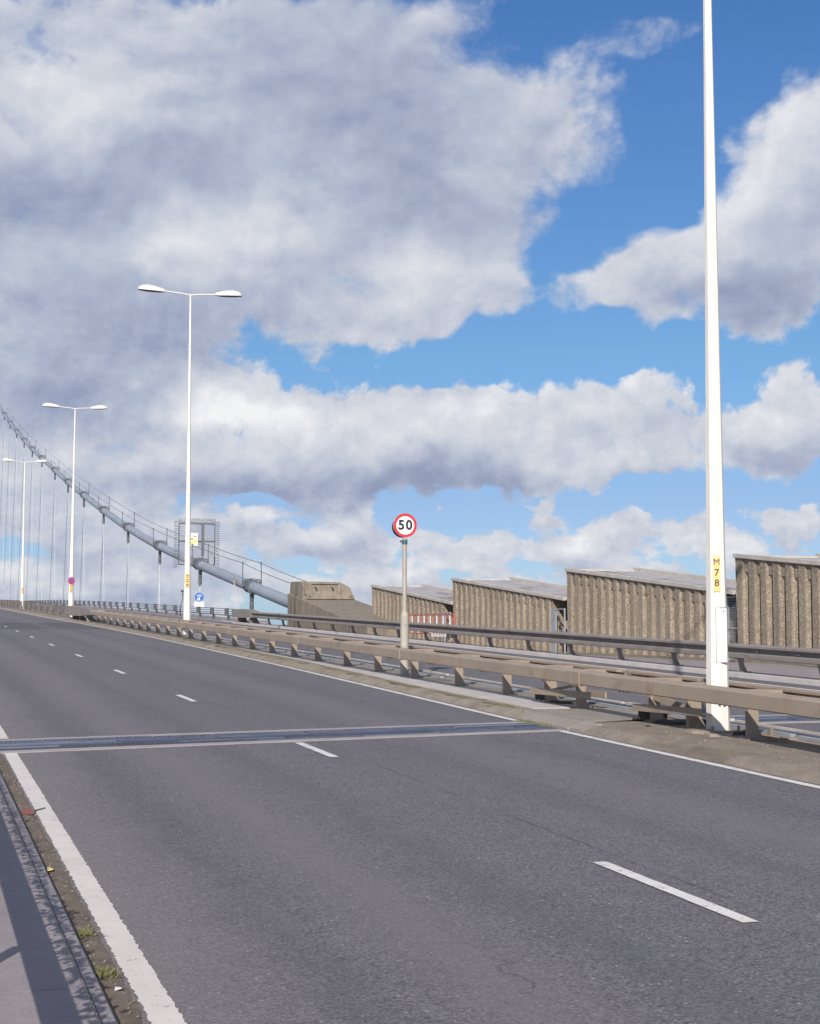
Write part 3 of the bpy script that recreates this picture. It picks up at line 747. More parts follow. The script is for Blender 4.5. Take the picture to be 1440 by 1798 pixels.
place('clip', MB().rbox(10.05, 10.19, 16.0, 16.2, .15, .17), 'kerb', t); place('clip', MB().rbox(10.05, 10.19, 14.9, 15.1, .15, .19), 'slab', t)

# ------------------------------------------------------------------ speed limit sign
x, y = 9.95, 30.71; zb = rz(y) + .1
t = thing('speed_limit_sign', (x, y, zb), 'round 50 speed limit sign with red ring on a stone-grey stepped post behind the barrier', 'road sign')
mb = MB(); mb.tube([(x, y, zb), (x, y, zb + 1.28), (x, y, zb + 1.32), (x, y, zb + 1.355), (x, y, zb + 1.38)], [.092, .090, .088, .070, .052], 28); place('lower_post', mb, 'greypole', t, True)
mb = MB(); mb.tube([(x, y, zb + 1.37), (x, y, zb + 2.96)], .048, 20); place('upper_post', mb, 'greypole', t, True)
mb = MB(); mb.tube([(x, y, zb + 2.83), (x, y, zb + 2.92)], .062, 16); mb.box(x - .10, x - .05, y - .03, y + .03, zb + 2.87, zb + 2.905); place('clip', mb, 'teal', t, True)
mb = MB(); mb.box(x - .14, x + .14, y - .14, y + .14, zb - .01, zb + .025)
for dx in (-.11, .11):
    for dy in (-.11, .11): mb.tube([(x + dx, y + dy, zb + .02), (x + dx, y + dy, zb + .08)], .014, 6)
place('base_plate', mb, 'galv', t)
place('service_hole', MB().disc((x - .015, y - .0895, zb + 1.10), (0, -1, 0), 0, .010, .003, 12), 'signblack', t)
c = Vector((x, y - .04, zb + 3.23)); nn = Vector((-.05, -1, 0)).normalized()
place('lamp_housing', MB().disc(c - nn * .19 + Vector((-.02, 0, -.03)), nn, 0, .225, .155, 32), 'signblack', t, True)
pl = place('plate', MB().disc(c - nn * .03, nn, 0, .255, .03, 48), 'signwhite', t)
place('ring', MB().disc(c, nn, .200, .256, .006, 56), 'signred', t)
sd = Vector((-nn.y, nn.x, 0)); rotm = Matrix((sd, Vector((0, 0, 1)), nn)).transposed()
text_obj('numerals', '50', .285, 'signblack', t, c + nn * .004 + Vector((0, 0, 0)), rotm, .0085, spacing=1.2)

# blue cycle and pedestrian sign on the bridge
x, y = 18.62, 103.2; zb = rz(y)
t = thing('shared_path_sign', (x, y, zb + .1), 'round blue sign with white figures over a small white plate above the bridge fence', 'road sign')
place('post', MB().tube([(x, y, zb + .1), (x, y, zb + 1.75)], .035, 8), 'galv', t)
c = Vector((x - .03, y - .05, zb + 1.50)); nn = Vector((-.15, -1, 0)).normalized(); sd = Vector((-nn.y, nn.x, 0))
place('disc', MB().disc(c, nn, 0, .30, .012), 'signblue', t)
def P2(u, v, d=.016): return c + nn * d + sd * u + Vector((0, 0, v))
mb = MB()   # bicycle above, walking adult and child below
for u in (-.10, .12):
    mb.disc(P2(u, .09), nn, .045, .065, .003, 20)
mb.add([P2(-.10, .085), P2(-.02, .17), P2(0, .165), P2(-.08, .08)], [(0, 1, 2, 3)]); mb.add([P2(.0, .09), P2(.02, .09), P2(.10, .19), P2(.08, .19)], [(0, 1, 2, 3)])
mb.add([P2(-.03, .155), P2(.09, .155), P2(.09, .175), P2(-.03, .175)], [(0, 1, 2, 3)])
mb.add([P2(-.06, -.24), P2(-.02, -.24), P2(0.0, -.14), P2(.03, -.24), P2(.07, -.24), P2(.045, -.04), P2(-.035, -.04)], [(0, 1, 2, 3, 4, 5, 6)])
mb.disc(P2(.0, 0.0), nn, 0, .032, .003, 14)
mb.add([P2(-.14, -.22), P2(-.09, -.22), P2(-.09, -.10), P2(-.14, -.10)], [(0, 1, 2, 3)]); mb.disc(P2(-.115, -.07), nn, 0, .026, .003, 12)
place('symbol', mb, 'signwhite', t)
c2 = Vector((x - .03, y - .05, zb + 1.0))
mb = MB(); v = [c2 + nn * d + sd * u + Vector((0, 0, w)) for d in (0, .01) for u, w in ((-.33, -.17), (.33, -.17), (.33, .17), (-.33, .17))]
mb.add(v, [(3, 2, 1, 0), (4, 5, 6, 7), (0, 1, 5, 4), (1, 2, 6, 5), (2, 3, 7, 6), (3, 0, 4, 7)]); place('lower_plate', mb, 'signwhite', t)

# slim curved mast beside the second lamp post
x, y = 18.9, 112; zb = rz(y)
t = thing('instrument_mast', (x, y, zb + .1), 'thin dark curved mast with a small head just left of the middle lamp post', 'mast')
mb = MB(); mb.tube([(x - .12, y, zb + .1), (x - .12, y, zb + .6), (x - .04, y, zb + 1.0), (x + .05, y, zb + 1.3), (x + .05, y, zb + 1.95)], [.05, .05, .035, .03, .03], 8); place('mast', mb, 'darkfence', t, True)
place('head', MB().box(x - .08, x + .14, y - .08, y + .08, zb + 1.82, zb + 1.98), 'darkfence', t)
place('crossbar', MB().box(x - .02, x + .12, y - .04, y + .04, zb + 1.60, zb + 1.67), 'darkfence', t)

# red and white pedestrian barrier
x = 20.4; ya, yb = 56.7, 63.6
t = thing('pedestrian_barrier', (x, ya, rz(ya) + .1), 'red and white picket barrier standing behind the far guard rail before the sheds', 'barrier')
def zB(y): return 2.25 + (y - ya) * .004
mb = MB(); mb.tube([(x, ya, zB(ya)), (x, yb, zB(yb))], .03, 8); place('top_rail', mb, 'barred', t)
mb = MB(); mb.tube([(x, ya, zB(ya) - .78), (x, yb, zB(yb) - .78)], .025, 8); place('bottom_rail', mb, 'barred', t)
k = 0; y = ya
while y < yb:
    mb = MB(); z1_ = zB(y); mb.box(x - .015, x + .015, y - (.014 if k % 2 == 0 else .03), y + (.014 if k % 2 == 0 else .03), z1_ - .8 if k else 1.3, z1_ - .02)
    place('picket', mb, 'barred' if (k % 2 == 0) else 'barwhite', t); y += .40; k += 1
place('end_post', MB().box(x - .03, x + .03, ya - .14, ya - .08, 1.28, 2.27), 'barred', t)
place('foot_board', MB().box(x - .12, x - .06, ya + .5, ya + 2.35, rz(58) + .12, rz(58) + .40), 'barwhite', t)
mb = MB()
for q in (.75, .98, 1.25, 1.6, 1.95): mb.box(x - .128, x - .121, ya + q, ya + q + .09, rz(58) + .2, rz(58) + .33)
place('mark', mb, 'barred', t)
for yy_ in (ya + .15, ya - .35):
    mb = MB(); mb.box(x - .2, x - .1, yy_ - .08, yy_ + .1, rz(57) + .1, rz(57) + .30); place('foot', mb, 'rubber', t)

# ------------------------------------------------------------------ anchorage block
t = thing('anchorage_block', (21, 75, 1.3), 'wedge-shaped concrete block with a raised cap where the main cable enters the ground', 'anchorage')
def top(y): return 3.55 - .119 * (81.5 - y)
y0, y1, zb = 66.0, 81.5, .8
mb = MB().hexa([(19.6, y0, zb), (22.6, y0, zb), (22.6, y1, zb), (19.6, y1, zb), (19.6, y0, top(y0)), (22.6, y0, top(y0)), (22.6, y1, top(y1)), (19.6, y1, top(y1))])
place('body', mb, 'conc', t, bev=.03)
# cap: leaning face towards the traffic with a sunk panel, cut corners
yc = 78.35
def capring(x0, x1, ya, yb, z, c): return [(x0, ya, z), (x1, ya, z), (x1, yb, z), (x0, yb, z)]
front = [(19.66, 3.10), (22.62, 3.10), (22.36, 3.86), (21.85, 4.12), (19.66 + .1, 4.15)]
vs = [(x, yc + (z - 3.1) * .38, z) for x, z in front] + [(x, 81.45, z + (.05 if z > 3.2 else 0)) for x, z in front]
n = 5; fs = [tuple(range(n)), tuple(range(n, 2 * n))[::-1]] + [(i, n + i, n + (i + 1) % n, (i + 1) % n) for i in range(n)]
cap = place('cap', MB().add(vs, fs), 'conc', t, bev=.03)
def cy(z): return yc + (z - 3.1) * .38
# raised border round the sunk panel, in the cap's leaning face
def slabf(x0, x1, z0, z1, d, nm, mat, k0=0, k1=0, th=.12):
    mb = MB().hexa([(x0, cy(z0) - d, z0), (x1, cy(z0) - d, z0), (x1, cy(z0) + th, z0), (x0, cy(z0) + th, z0), (x0 + k0, cy(z1) - d, z1), (x1 + k1, cy(z1) - d, z1), (x1 + k1, cy(z1) + th, z1), (x0 + k0, cy(z1) + th, z1)])
    return place(nm, mb, mat, cap, bev=.012)
slabf(19.92, 22.45, 3.20, 3.44, .16, 'ledge', 'conc')
slabf(19.80, 20.22, 3.44, 4.10, .10, 'border', 'conc', .06, .0)
slabf(21.75, 22.36, 3.44, 4.05, .10, 'border', 'conc', .15, -.42)
slabf(20.22, 21.70, 4.0, 4.12, .10, 'border', 'conc')
for xx in (20.45, 21.36):
    slabf(xx, xx + .12, 3.62, 3.82, .015, 'socket_hole', 'rubber', -.04, -.04); slabf(xx - .10, xx + .04, 3.80, 3.86, .012, 'socket_hole', 'rubber')
for xx in (20.0, 22.25): slabf(xx, xx + .09, 3.28, 3.37, .172, 'lifting_hole', 'rubber', 0, 0, .0)

# ------------------------------------------------------------------ ribbed concrete sheds
def shed(yf, yn, label, gap=1.15, x0=21.5, x1=24.15, zt=3.70, zn=2.68, zb=.80, rust=False):
    t = thing('ribbed_shed', (x0, (yf + yn) / 2, zb), label, 'concrete shed', 'ribbed concrete sheds beside the far carriageway')
    L = yf - yn; nrib = 17; p = L / nrib
    def ztop(y): return zt + (zn - zt) * (yf - y) / (L + gap)
    cols = []
    # per rib, going from near to far: recess, splay, flat face, splay
    for k in range(nrib):
        s = yn + k * p
        for u, d in ((0.0, .20), (.34, .20), (.35, .05), (.385, .018), (.44, 0.0), (.88, 0.0), (.95, .018), (.995, .05)):
            cols.append((s + u * p, d))
    cols.append((yf, .05))
    vs = []; m = len(cols)
    for (y, d) in cols:
        z1 = ztop(y)
        dt = min(d, .05)
        for z, dd in ((zb, d), (z1 - .62, d), (z1 - .50, d * .6 + dt * .4), (z1 - .36, dt), (z1 - .10, dt), (z1 - .03, -.01 if d < .05 else .04), (z1, -.01)):
            vs.append((x0 + dd, y, z))
    q = 7
    fs = [(i * q + j, i * q + j + 1, (i + 1) * q + j + 1, (i + 1) * q + j) for i in range(m - 1) for j in range(q - 1)]
    mb = MB().add(vs, fs)
    # end and back faces
    for y in (yn, yf):
        mb.add([(x0 + (.20 if y == yn else .05), y, zb), (x1, y, zb), (x1, y, ztop(y)), (x0 - .01, y, ztop(y))], [(0, 1, 2, 3)])
    mb.add([(x1, yn, zb), (x1, yf, zb), (x1, yf, ztop(yf)), (x1, yn, ztop(yn))], [(0, 1, 2, 3)])
    place('ribbed_wall', mb, 'agg', t)
    # recessed plain bay at the near end
    mb = MB(); yg = yn - gap + .02
    mb.add([(x0 + .75, yg, zb), (x0 + .75, yn, zb), (x0 + .75, yn, ztop(yn)), (x0 + .75, yg, ztop(yg))], [(0, 1, 2, 3)])
    place('recessed_bay', mb, 'conc', t)
    # roof slab and raised edge
    mb = MB(); yg = yn - gap + .01
    pts = [(x0 + .0, yg), (x1 + .05, yg), (x1 + .05, yf + .02), (x0 + .0, yf + .02)]
    mb.hexa([(a, b, ztop(b) + .002) for a, b in pts] + [(a, b, ztop(b) + .035) for a, b in pts]); rf = place('roof', mb, 'roof', t)
    for nm, (a0, a1, b0, b1, hh) in (('coping', (x0 - .06, x0 + .13, yg, yf + .04, .12)), ('coping', (x1 - .08, x1 + .1, yg, yf + .04, .16)), ('coping', (x0 + .132, x1 - .082, yf - .10, yf + .04, .085))):
        mb = MB(); pp = [(a0, b0), (a1, b0), (a1, b1), (a0, b1)]
        mb.hexa([(a, b, ztop(b) + .0025) for a, b in pp] + [(a, b, ztop(b) + hh) for a, b in pp]); place(nm, mb, 'coping', rf, bev=.01)
    mb = MB(); mb.box(x0 - .06, x0 + .02, yn, yf, zb, zb + .12 + .0); place('footing', mb, 'conc', t)
    return t
shed(71.6, 61.0, 'leftmost and smallest-looking ribbed concrete shed, behind the speed sign post')
shed(59.8, 49.4, 'ribbed concrete shed second from the left, behind the red and white barrier')
shed(48.1, 37.95, 'ribbed concrete shed directly left of the tall white pole')
shed(36.75, 26.4, 'ribbed concrete shed at the right edge, right of the tall white pole')

# gates between the sheds
def gate(y0, y1, label, z0, z1, meshy=False, x=21.42):
    t = thing('service_gate', (x, y0, z0), label, 'gate', 'steel gates in the gaps between the sheds')
    place('post', MB().box(x, x + .07, y1 - .34, y1, z0, z1), 'galv', t)
    place('post', MB().box(x, x + .05, y0, y0 + .04, z0, z1), 'galv', t)
    for z in (z1 - .04, z0 + (z1 - z0) * .5):
        place('crossbar', MB().box(x + .005, x + .045, y0 + .04, y1 - .34, z, z + .035), 'galv', t)
    if meshy:
        mb = MB()
        for z in frange(z0 + .05, z1 - .05, .07): mb.box(x + .02, x + .026, y0 + .04, y1 - .34, z, z + .008)
        for yy in frange(y0 + .05, y1 - .35, .07): mb.box(x + .028, x + .034, yy, yy + .008, z0, z1)
        place('wire_mesh', mb, 'galv', t)
    return t
gate(48.16, 49.28, 'pale grey steel gate in the gap left of the third shed', .82, 2.42)
tg = gate(59.9, 60.95, 'slim bluish steel gate in the gap behind the red and white barrier', .82, 2.38)
gate(36.85, 37.9, 'mesh gate in the dark gap right behind the tall white pole', .82, 2.66, True, 21.7)
mb = MB()
mb.tube([(21.5, 48.85, 2.15), (21.46, 48.62, 1.95), (21.45, 48.4, 1.6), (21.45, 48.3, 1.3), (21.45, 48.4, .9)], .03, 6)
tag(place('cable_loop', mb, 'rubber'), 'dark drooping cable hanging in the gap beside the pale grey gate', 'cable')

# ------------------------------------------------------------------ main cable
CP = [(80, 2.45), (87.3, 3.2), (99.1, 4.5), (118.4, 6.68), (138.6, 9.12), (160.6, 12.2), (182.5, 15.6), (205.7, 19.36), (227.9, 23.14), (253.2, 27.55), (281.8, 32.6), (305.8, 36.95), (330.5, 41.6), (360, 47.4), (400, 55.8), (440, 64.8)]
def cz(y):
    i = 0
    while i < len(CP) - 2 and CP[i + 1][0] < y: i += 1
    p0 = CP[max(i - 1, 0)]; p1 = CP[i]; p2 = CP[i + 1]; p3 = CP[min(i + 2, len(CP) - 1)]
    t = (y - p1[0]) / (p2[0] - p1[0])
    m1 = (p2[1] - p0[1]) / (p2[0] - p0[0]); m2 = (p3[1] - p1[1]) / (p3[0] - p1[0]) if p3 != p1 else m1
    h = p2[0] - p1[0]
    return (2 * t**3 - 3 * t**2 + 1) * p1[1] + (t**3 - 2 * t**2 + t) * h * m1 + (-2 * t**3 + 3 * t**2) * p2[1] + (t**3 - t**2) * h * m2
CX_ = 21.0; RC = .37
t = thing('main_cable', (CX_, 87, cz(87)), 'thick blue-grey suspension cable climbing left from the concrete anchorage block', 'bridge cable')
place('cable', MB().tube([(CX_, y, cz(y)) for y in frange(81, 440, 4)], RC, 24), 'cable', t, True, 60)
CY = [97.3, 116.2, 136.6, 158.2, 180.0, 202.3, 224.5, 247.0, 274.0, 298.0, 322.0, 348, 374, 400]
for y in CY:
    z = cz(y); sl = (cz(y + 1) - cz(y - 1)) / 2; d = Vector((0, 1, sl)).normalized(); u = Vector((0, -sl, 1)).normalized()
    c = Vector((CX_, y, z))
    mb = MB(); mb.tube([c - d * .75, c - d * .7, c + d * .7, c + d * .75], [RC + .03, RC + .08, RC + .08, RC + .03], 20)
    for s in (-1, 1):
        mb.tube([c - d * .8 + Vector((0, 0, 0)), c - d * .68], RC + .09, 20)
        mb.tube([c + d * .68, c + d * .8], RC + .09, 20); break
    for k in range(5):
        q = c + d * (-.5 + .25 * k)
        for s in (-1, 1):
            mb.tube([q + Vector((s * (RC + .07), 0, -.13)), q + Vector((s * (RC + .07), 0, .16))], .03, 6)
    band = place('cable_band', mb, 'clamp', t, True)
    for s in (-1, 1):
        base = c + Vector((s * .62, 0, .12))
        mb = MB(); mb.tube([base + Vector((0, 0, .0)), base + Vector((0, 0, 1.45))], .036, 8); mb.tube([base + Vector((0, 0, 1.38)), base + Vector((0, 0, 1.52))], .055, 8)
        place('handrail_post', mb, 'clamp', t)
    mb = MB(); mb.box(CX_ - .66, CX_ + .66, y - .04, y + .04, z + .38, z + .44); mb.box(CX_ - .66, CX_ - .5, y - .08, y + .08, z + .05, z + .38); mb.box(CX_ + .5, CX_ + .66, y - .08, y + .08, z + .05, z + .38)
    mb.tube([c + Vector((-.6, 0, .42)), c + Vector((-.3, 0, .50)), c + Vector((0, 0, .52)), c + Vector((.3, 0, .50)), c + Vector((.6, 0, .42))], .03, 6)
    place('crossarm', mb, 'clamp', t)
for s in (-1, 1):
    for dh in (1.55,):
        pts = [(CX_ + s * .62, 83.6, 4.15)] + [(CX_ + s * .62, q, cz(q) + dh + .0) for q in CY]
        pts2 = []
        for a, b in zip(pts, pts[1:]):
            for k in range(6):
                f = k / 6; pts2.append((a[0], a[1] + (b[1] - a[1]) * f, a[2] + (b[2] - a[2]) * f - .25 * f * (1 - f)))
        pts2.append(pts[-1])
        place('hand_strand', MB().tube(pts2, .022, 6), 'clamp', t)
ordn = ['first', 'second', 'third', 'fourth', 'fifth', 'sixth', 'seventh', 'eighth', 'ninth', 'tenth', 'eleventh', 'twelfth', 'thirteenth', 'fourteenth']
for i, y in enumerate(CY):
    z = cz(y); zd = rz(y) - .2; H = z - zd
    t = thing('hanger', (CX_, y, zd), ('%s hanger from the anchorage block, its %s under the main cable' % (ordn[i], 'short dark socket low' if i < 2 else 'paired steel ropes')), 'bridge hanger', 'hangers below the main cable')
    mb = MB(); mb.box(CX_ - .10, CX_ + .10, y - .22, y + .22, z - RC - .5, z - RC + .05); mb.tube([(CX_, y - .0, z - RC - .45), (CX_, y, z - RC - 1.0), (CX_, y, z - RC - 1.35)], [.13, .15, .06], 10); place('socket', mb, 'socket', t, True)
    dn, up = (0, 0) if i < 4 else (-.10 - .012 * i, .16 + .018 * i)
    if i < 4: dn, up = -.03 * i, .03 * i + .0
    yb1 = y + up * H; yb2 = y + dn * H
    ext = .0
    place('rope', MB().tube([(CX_, y + .06, z - RC - 1.2), (CX_, yb1, zd)], .042, 6), 'rope_dark' if i >= 3 else 'rope', t)
    place('rope', MB().tube([(CX_, y - .06, z - RC - 1.2), (CX_, yb2, zd)], .045, 6), 'rope', t)
    mb = MB(); mb.tube([(CX_, yb2, zd), (CX_, yb2 + (y - yb2) * .04, zd + H * .035)], .09, 8); place('lower_socket', mb, 'socket', t)

# torn wrapping flaps near the first band
y = 100.5; c = Vector((CX_ - RC, y, cz(y)))
mb = MB()
for a, b, l in ((.25, .3, .5), (-.1, .5, .45), (-.3, .0, .6), (.05, -.35, .5)):
    mb.add([c + Vector((-.03, a, b * .5)), c + Vector((-.16, a + .12, b * .5 + l * .4)), c + Vector((-.10, a + .36, b * .5 + l * .1)), c + Vector((-.02, a + .3, b * .5 - .12))], [(0, 1, 2, 3)])
mb.tube([c + Vector((.1, .4, .3)), c + Vector((-.12, .3, .1)), c + Vector((-.1, .1, -.2)), c + Vector((.1, .0, -.45))], .03, 6)
tag(place('torn_wrapping', mb, 'coping'), 'pale torn wrapping on the cable just left of its lowest band', 'wrapping')

# anti-climb screen on the cable
y = 117.8; zc = cz(y)
t = thing('anticlimb_screen', (CX_, y, zc), 'square mesh screen edged with spikes, standing across the main cable', 'security screen')
w = 1.42; zt = zc + 3.15; zl = zc - .1
mb = MB()
for a, b in (((-w, zl), (-w, zt)), ((w, zl), (w, zt)), ((-w, zt), (w, zt)), ((-w, zc + 1.75), (w, zc + 1.75)), ((-.0 + .45, zl + .4), (.45, zt)), ((-w, zl), (-.4, zl)), ((.4, zl), (w, zl))):
    mb.tube([(CX_ + a[0], y, a[1]), (CX_ + b[0], y, b[1])], .045, 6)
mb.box(CX_ - w, CX_ + w, y - .05, y + .05, zt - .06, zt + .06)
mb.box(CX_ + .36, CX_ + .56, y - .04, y + .04, zc + .6, zt)
place('frame', mb, 'clamp', t)
mb = MB()
for k in range(int(2 * w / .075)):
    xx = CX_ - w + .0375 + k * .075; mb.box(xx, xx + .02, y + .05, y + .06, zl + .05, zt - .02)
for k in range(int((zt - zl) / .10)):
    zz_ = zl + .08 + k * .10; mb.box(CX_ - w, CX_ + w, y + .062, y + .07, zz_, zz_ + .02)
place('wire_mesh', mb, 'mesh', t)
mb = MB()
def barb(p, d):
    p = Vector(p); d = Vector(d)
    mb.tube([p, p + d * .34], .012, 4)
    for q in (.15, .25, .34):
        r_ = Vector((random.uniform(-1, 1), random.uniform(-.4, .4), random.uniform(-1, 1))).normalized() * .09
        mb.tube([p + d * q - r_, p + d * q + r_], .013, 4)
for k in range(19): barb((CX_ - w + k * 2 * w / 18, y, zt), (0, 0, 1))
for k in range(21):
    zz_ = zl - .2 + k * (zt - zl + .3) / 20; barb((CX_ - w, y, zz_), (-1, 0, 0)); barb((CX_ + w, y, zz_), (1, 0, 0))
place('spikes', mb, 'socket', t)
bd = place('warning_board', MB().box(CX_ - .62, CX_ + .06, y - .10, y - .085, zc + 1.35, zc + 2.38), 'labelcream', t)
mb = MB(); mb.box(CX_ - .58, CX_ - .30, y - .106, y - .101, zc + 1.40, zc + 1.72); mb.box(CX_ - .25, CX_ + .02, y - .106, y - .101, zc + 1.62, zc + 1.86)
place('yellow_panel', mb, 'warnyellow', bd)
mb = MB(); mb.box(CX_ - .56, CX_ - .3, y - .106, y - .101, zc + 1.86, zc + 1.95); mb.box(CX_ - .27, CX_ - .05, y - .106, y - .101, zc + 2.08, zc + 2.14)
place('red_mark', mb, 'signred', bd)

# ------------------------------------------------------------------ small growth and litter
def tuft(x, y, h, n, spread, label, base=.1):
    mb = MB(); z = rz(y) + base
    for k in range(n):
        a = random.uniform(0, 2 * math.pi); r0 = random.uniform(0, spread); bx, by = x + r0 * math.cos(a) * .7, y + r0 * math.sin(a) * 1.3
        hh = h * random.uniform(.5, 1.1); l = random.uniform(.2, .9) * hh; a2 = random.uniform(0, 2 * math.pi); w_ = random.uniform(.002, .005)
        zz_ = rz(by) + base - .005
        dx, dy = math.cos(a2), math.sin(a2)
        mb.add([(bx - dy * w_, by + dx * w_, zz_), (bx + dy * w_, by - dx * w_, zz_), (bx + dx * l * .5 + dy * w_ * .7, by + dy * l * .5 - dx * w_ * .7, zz_ + hh * .7), (bx + dx * l, by + dy * l, zz_ + hh), (bx + dx * l * .5 - dy * w_ * .7, by + dy * l * .5 + dx * w_ * .7, zz_ + hh * .7)], [(0, 1, 2, 3, 4)])
    return tag(place('grass_tuft', mb, 'grass'), label, 'grass tuft', 'grass tufts in cracks')
tuft(.93, 8.5, .06, 90, .06, 'small grass tuft in the left gutter, farther of two', .0)
tuft(.93, 7.6, .06, 110, .07, 'small grass tuft in the left gutter, nearer of two', .0)
tuft(8.58, 20.55, .05, 240, .30, 'bright green tuft at the far corner of the steel joint', .0)
tuft(8.62, 20.0, .05, 260, .24, 'bright green tuft against the sloping cover plate', .0)
tuft(8.95, 16.1, .03, 130, .18, 'sparse tuft on the dirt right of the cover plate', .085)
tuft(8.88, 15.4, .03, 150, .22, 'sparse tuft on the dirt near the right edge line', .085)
tuft(9.3, 15.1, .03, 60, .14, 'tiny tuft in the middle of the dirt below the tall pole', .095)
mb = MB()
for k in range(6500):
    y = 21.3 + (random.random() ** 1.6) * 55; 
    if noise.noise((y * .9, 3.1, 0)) < -.05 + random.uniform(-.2, .2): continue
    x = lineX(y) + random.uniform(.2, .62); hh = random.uniform(.008, .028); a2 = random.uniform(0, 6.28); w_ = .004 + y * .00005
    z_ = rz(y) + (.09 if x < lineX(y) + .3 else .103); dx, dy = math.cos(a2), math.sin(a2)
    mb.add([(x - dy * w_, y + dx * w_, z_), (x + dy * w_, y - dx * w_, z_), (x + dx * hh * .6, y + dy * hh * .6, z_ + hh)], [(0, 1, 2)])
o = place('grass', mb, 'grass'); o['kind'] = 'stuff'
mb = MB()
for k in range(380):
    if k % 2: y = random.uniform(6, 19); x = random.uniform(8.75, 9.85); b_ = .104
    else: y = random.uniform(5.5, 17); x = random.uniform(.87, 1.01); b_ = .012
    r_ = random.uniform(.003, .010) * (1 if k % 2 == 0 else 1.6); z_ = rz(y) + b_
    if x < 8.95 and k % 2: z_ = rz(y) + .095
    mb.add([(x + r_, y, z_), (x, y + r_, z_), (x - r_, y, z_), (x, y - r_ * .8, z_), (x + r_ * .2, y + r_ * .1, z_ + r_ * 1.1)], [(0, 1, 4), (1, 2, 4), (2, 3, 4), (3, 0, 4)])
o = place('gravel', mb, 'kerb'); o['kind'] = 'stuff'
def scrap(name, pts, y, mat, label, cat):
    mb = MB(); n = len(pts)
    mb.add([(a, b, rz(b) + h) for a, b, h in pts] + [(a, b, rz(b) + h + .003) for a, b, h in pts], [tuple(range(n))[::-1], tuple(range(n, 2 * n))] + [(i, (i + 1) % n, n + (i + 1) % n, n + i) for i in range(n)])
    return tag(place(name, mb, mat), label, cat)
scrap('scrap', [(.90, 13.2, .012), (.99, 13.1, .02), (1.0, 13.32, .014), (.96, 13.42, .03), (.91, 13.36, .012)], 13, 'fillet', 'small faded red scrap in the left gutter', 'litter')
scrap('twig', [(.98, 13.30, .012), (1.12, 13.52, .012), (1.115, 13.54, .012), (.975, 13.33, .012)], 13, 'rubber', 'thin dark twig lying across the left edge line', 'twig')
scrap('dry_leaf', [(.885, 10.46, .02), (.92, 10.44, .03), (.93, 10.53, .02), (.89, 10.56, .026)], 10, 'warnyellow', 'small pale yellow leaf in the left gutter', 'leaf')
scrap('paper_scrap', [(.935, 7.30, .016), (.965, 7.28, .028), (.975, 7.34, .016), (.945, 7.36, .016)], 7, 'signwhite', 'small white paper scrap in the left gutter near the bottom edge', 'litter')

# ------------------------------------------------------------------ camera, sun, sky
cam = bpy.data.cameras.new('camera'); co = bpy.data.objects.new('camera', cam); COL.objects.link(co)
cam.sensor_fit = 'HORIZONTAL'; cam.sensor_width = 36; cam.lens = 36 * 2650 / 1440; cam.clip_end = 100000; cam.clip_start = .05
co.location = (0, 0, EYE)
co.rotation_euler = (R(90 + 4.230), 0, R(-18.157)); sc.camera = co
ALPHA, ELEV = 26.5, 28.4
d = Vector((math.sin(R(ALPHA)) * math.cos(R(ELEV)), math.cos(R(ALPHA)) * math.cos(R(ELEV)), -math.sin(R(ELEV))))
sl = bpy.data.lights.new('sun', 'SUN'); so = bpy.data.objects.new('sun', sl); COL.objects.link(so)
sl.energy = 5.0; sl.angle = R(.53); sl.color = (1, .935, .86)
so.rotation_euler = d.to_track_quat('-Z', 'Y').to_euler()

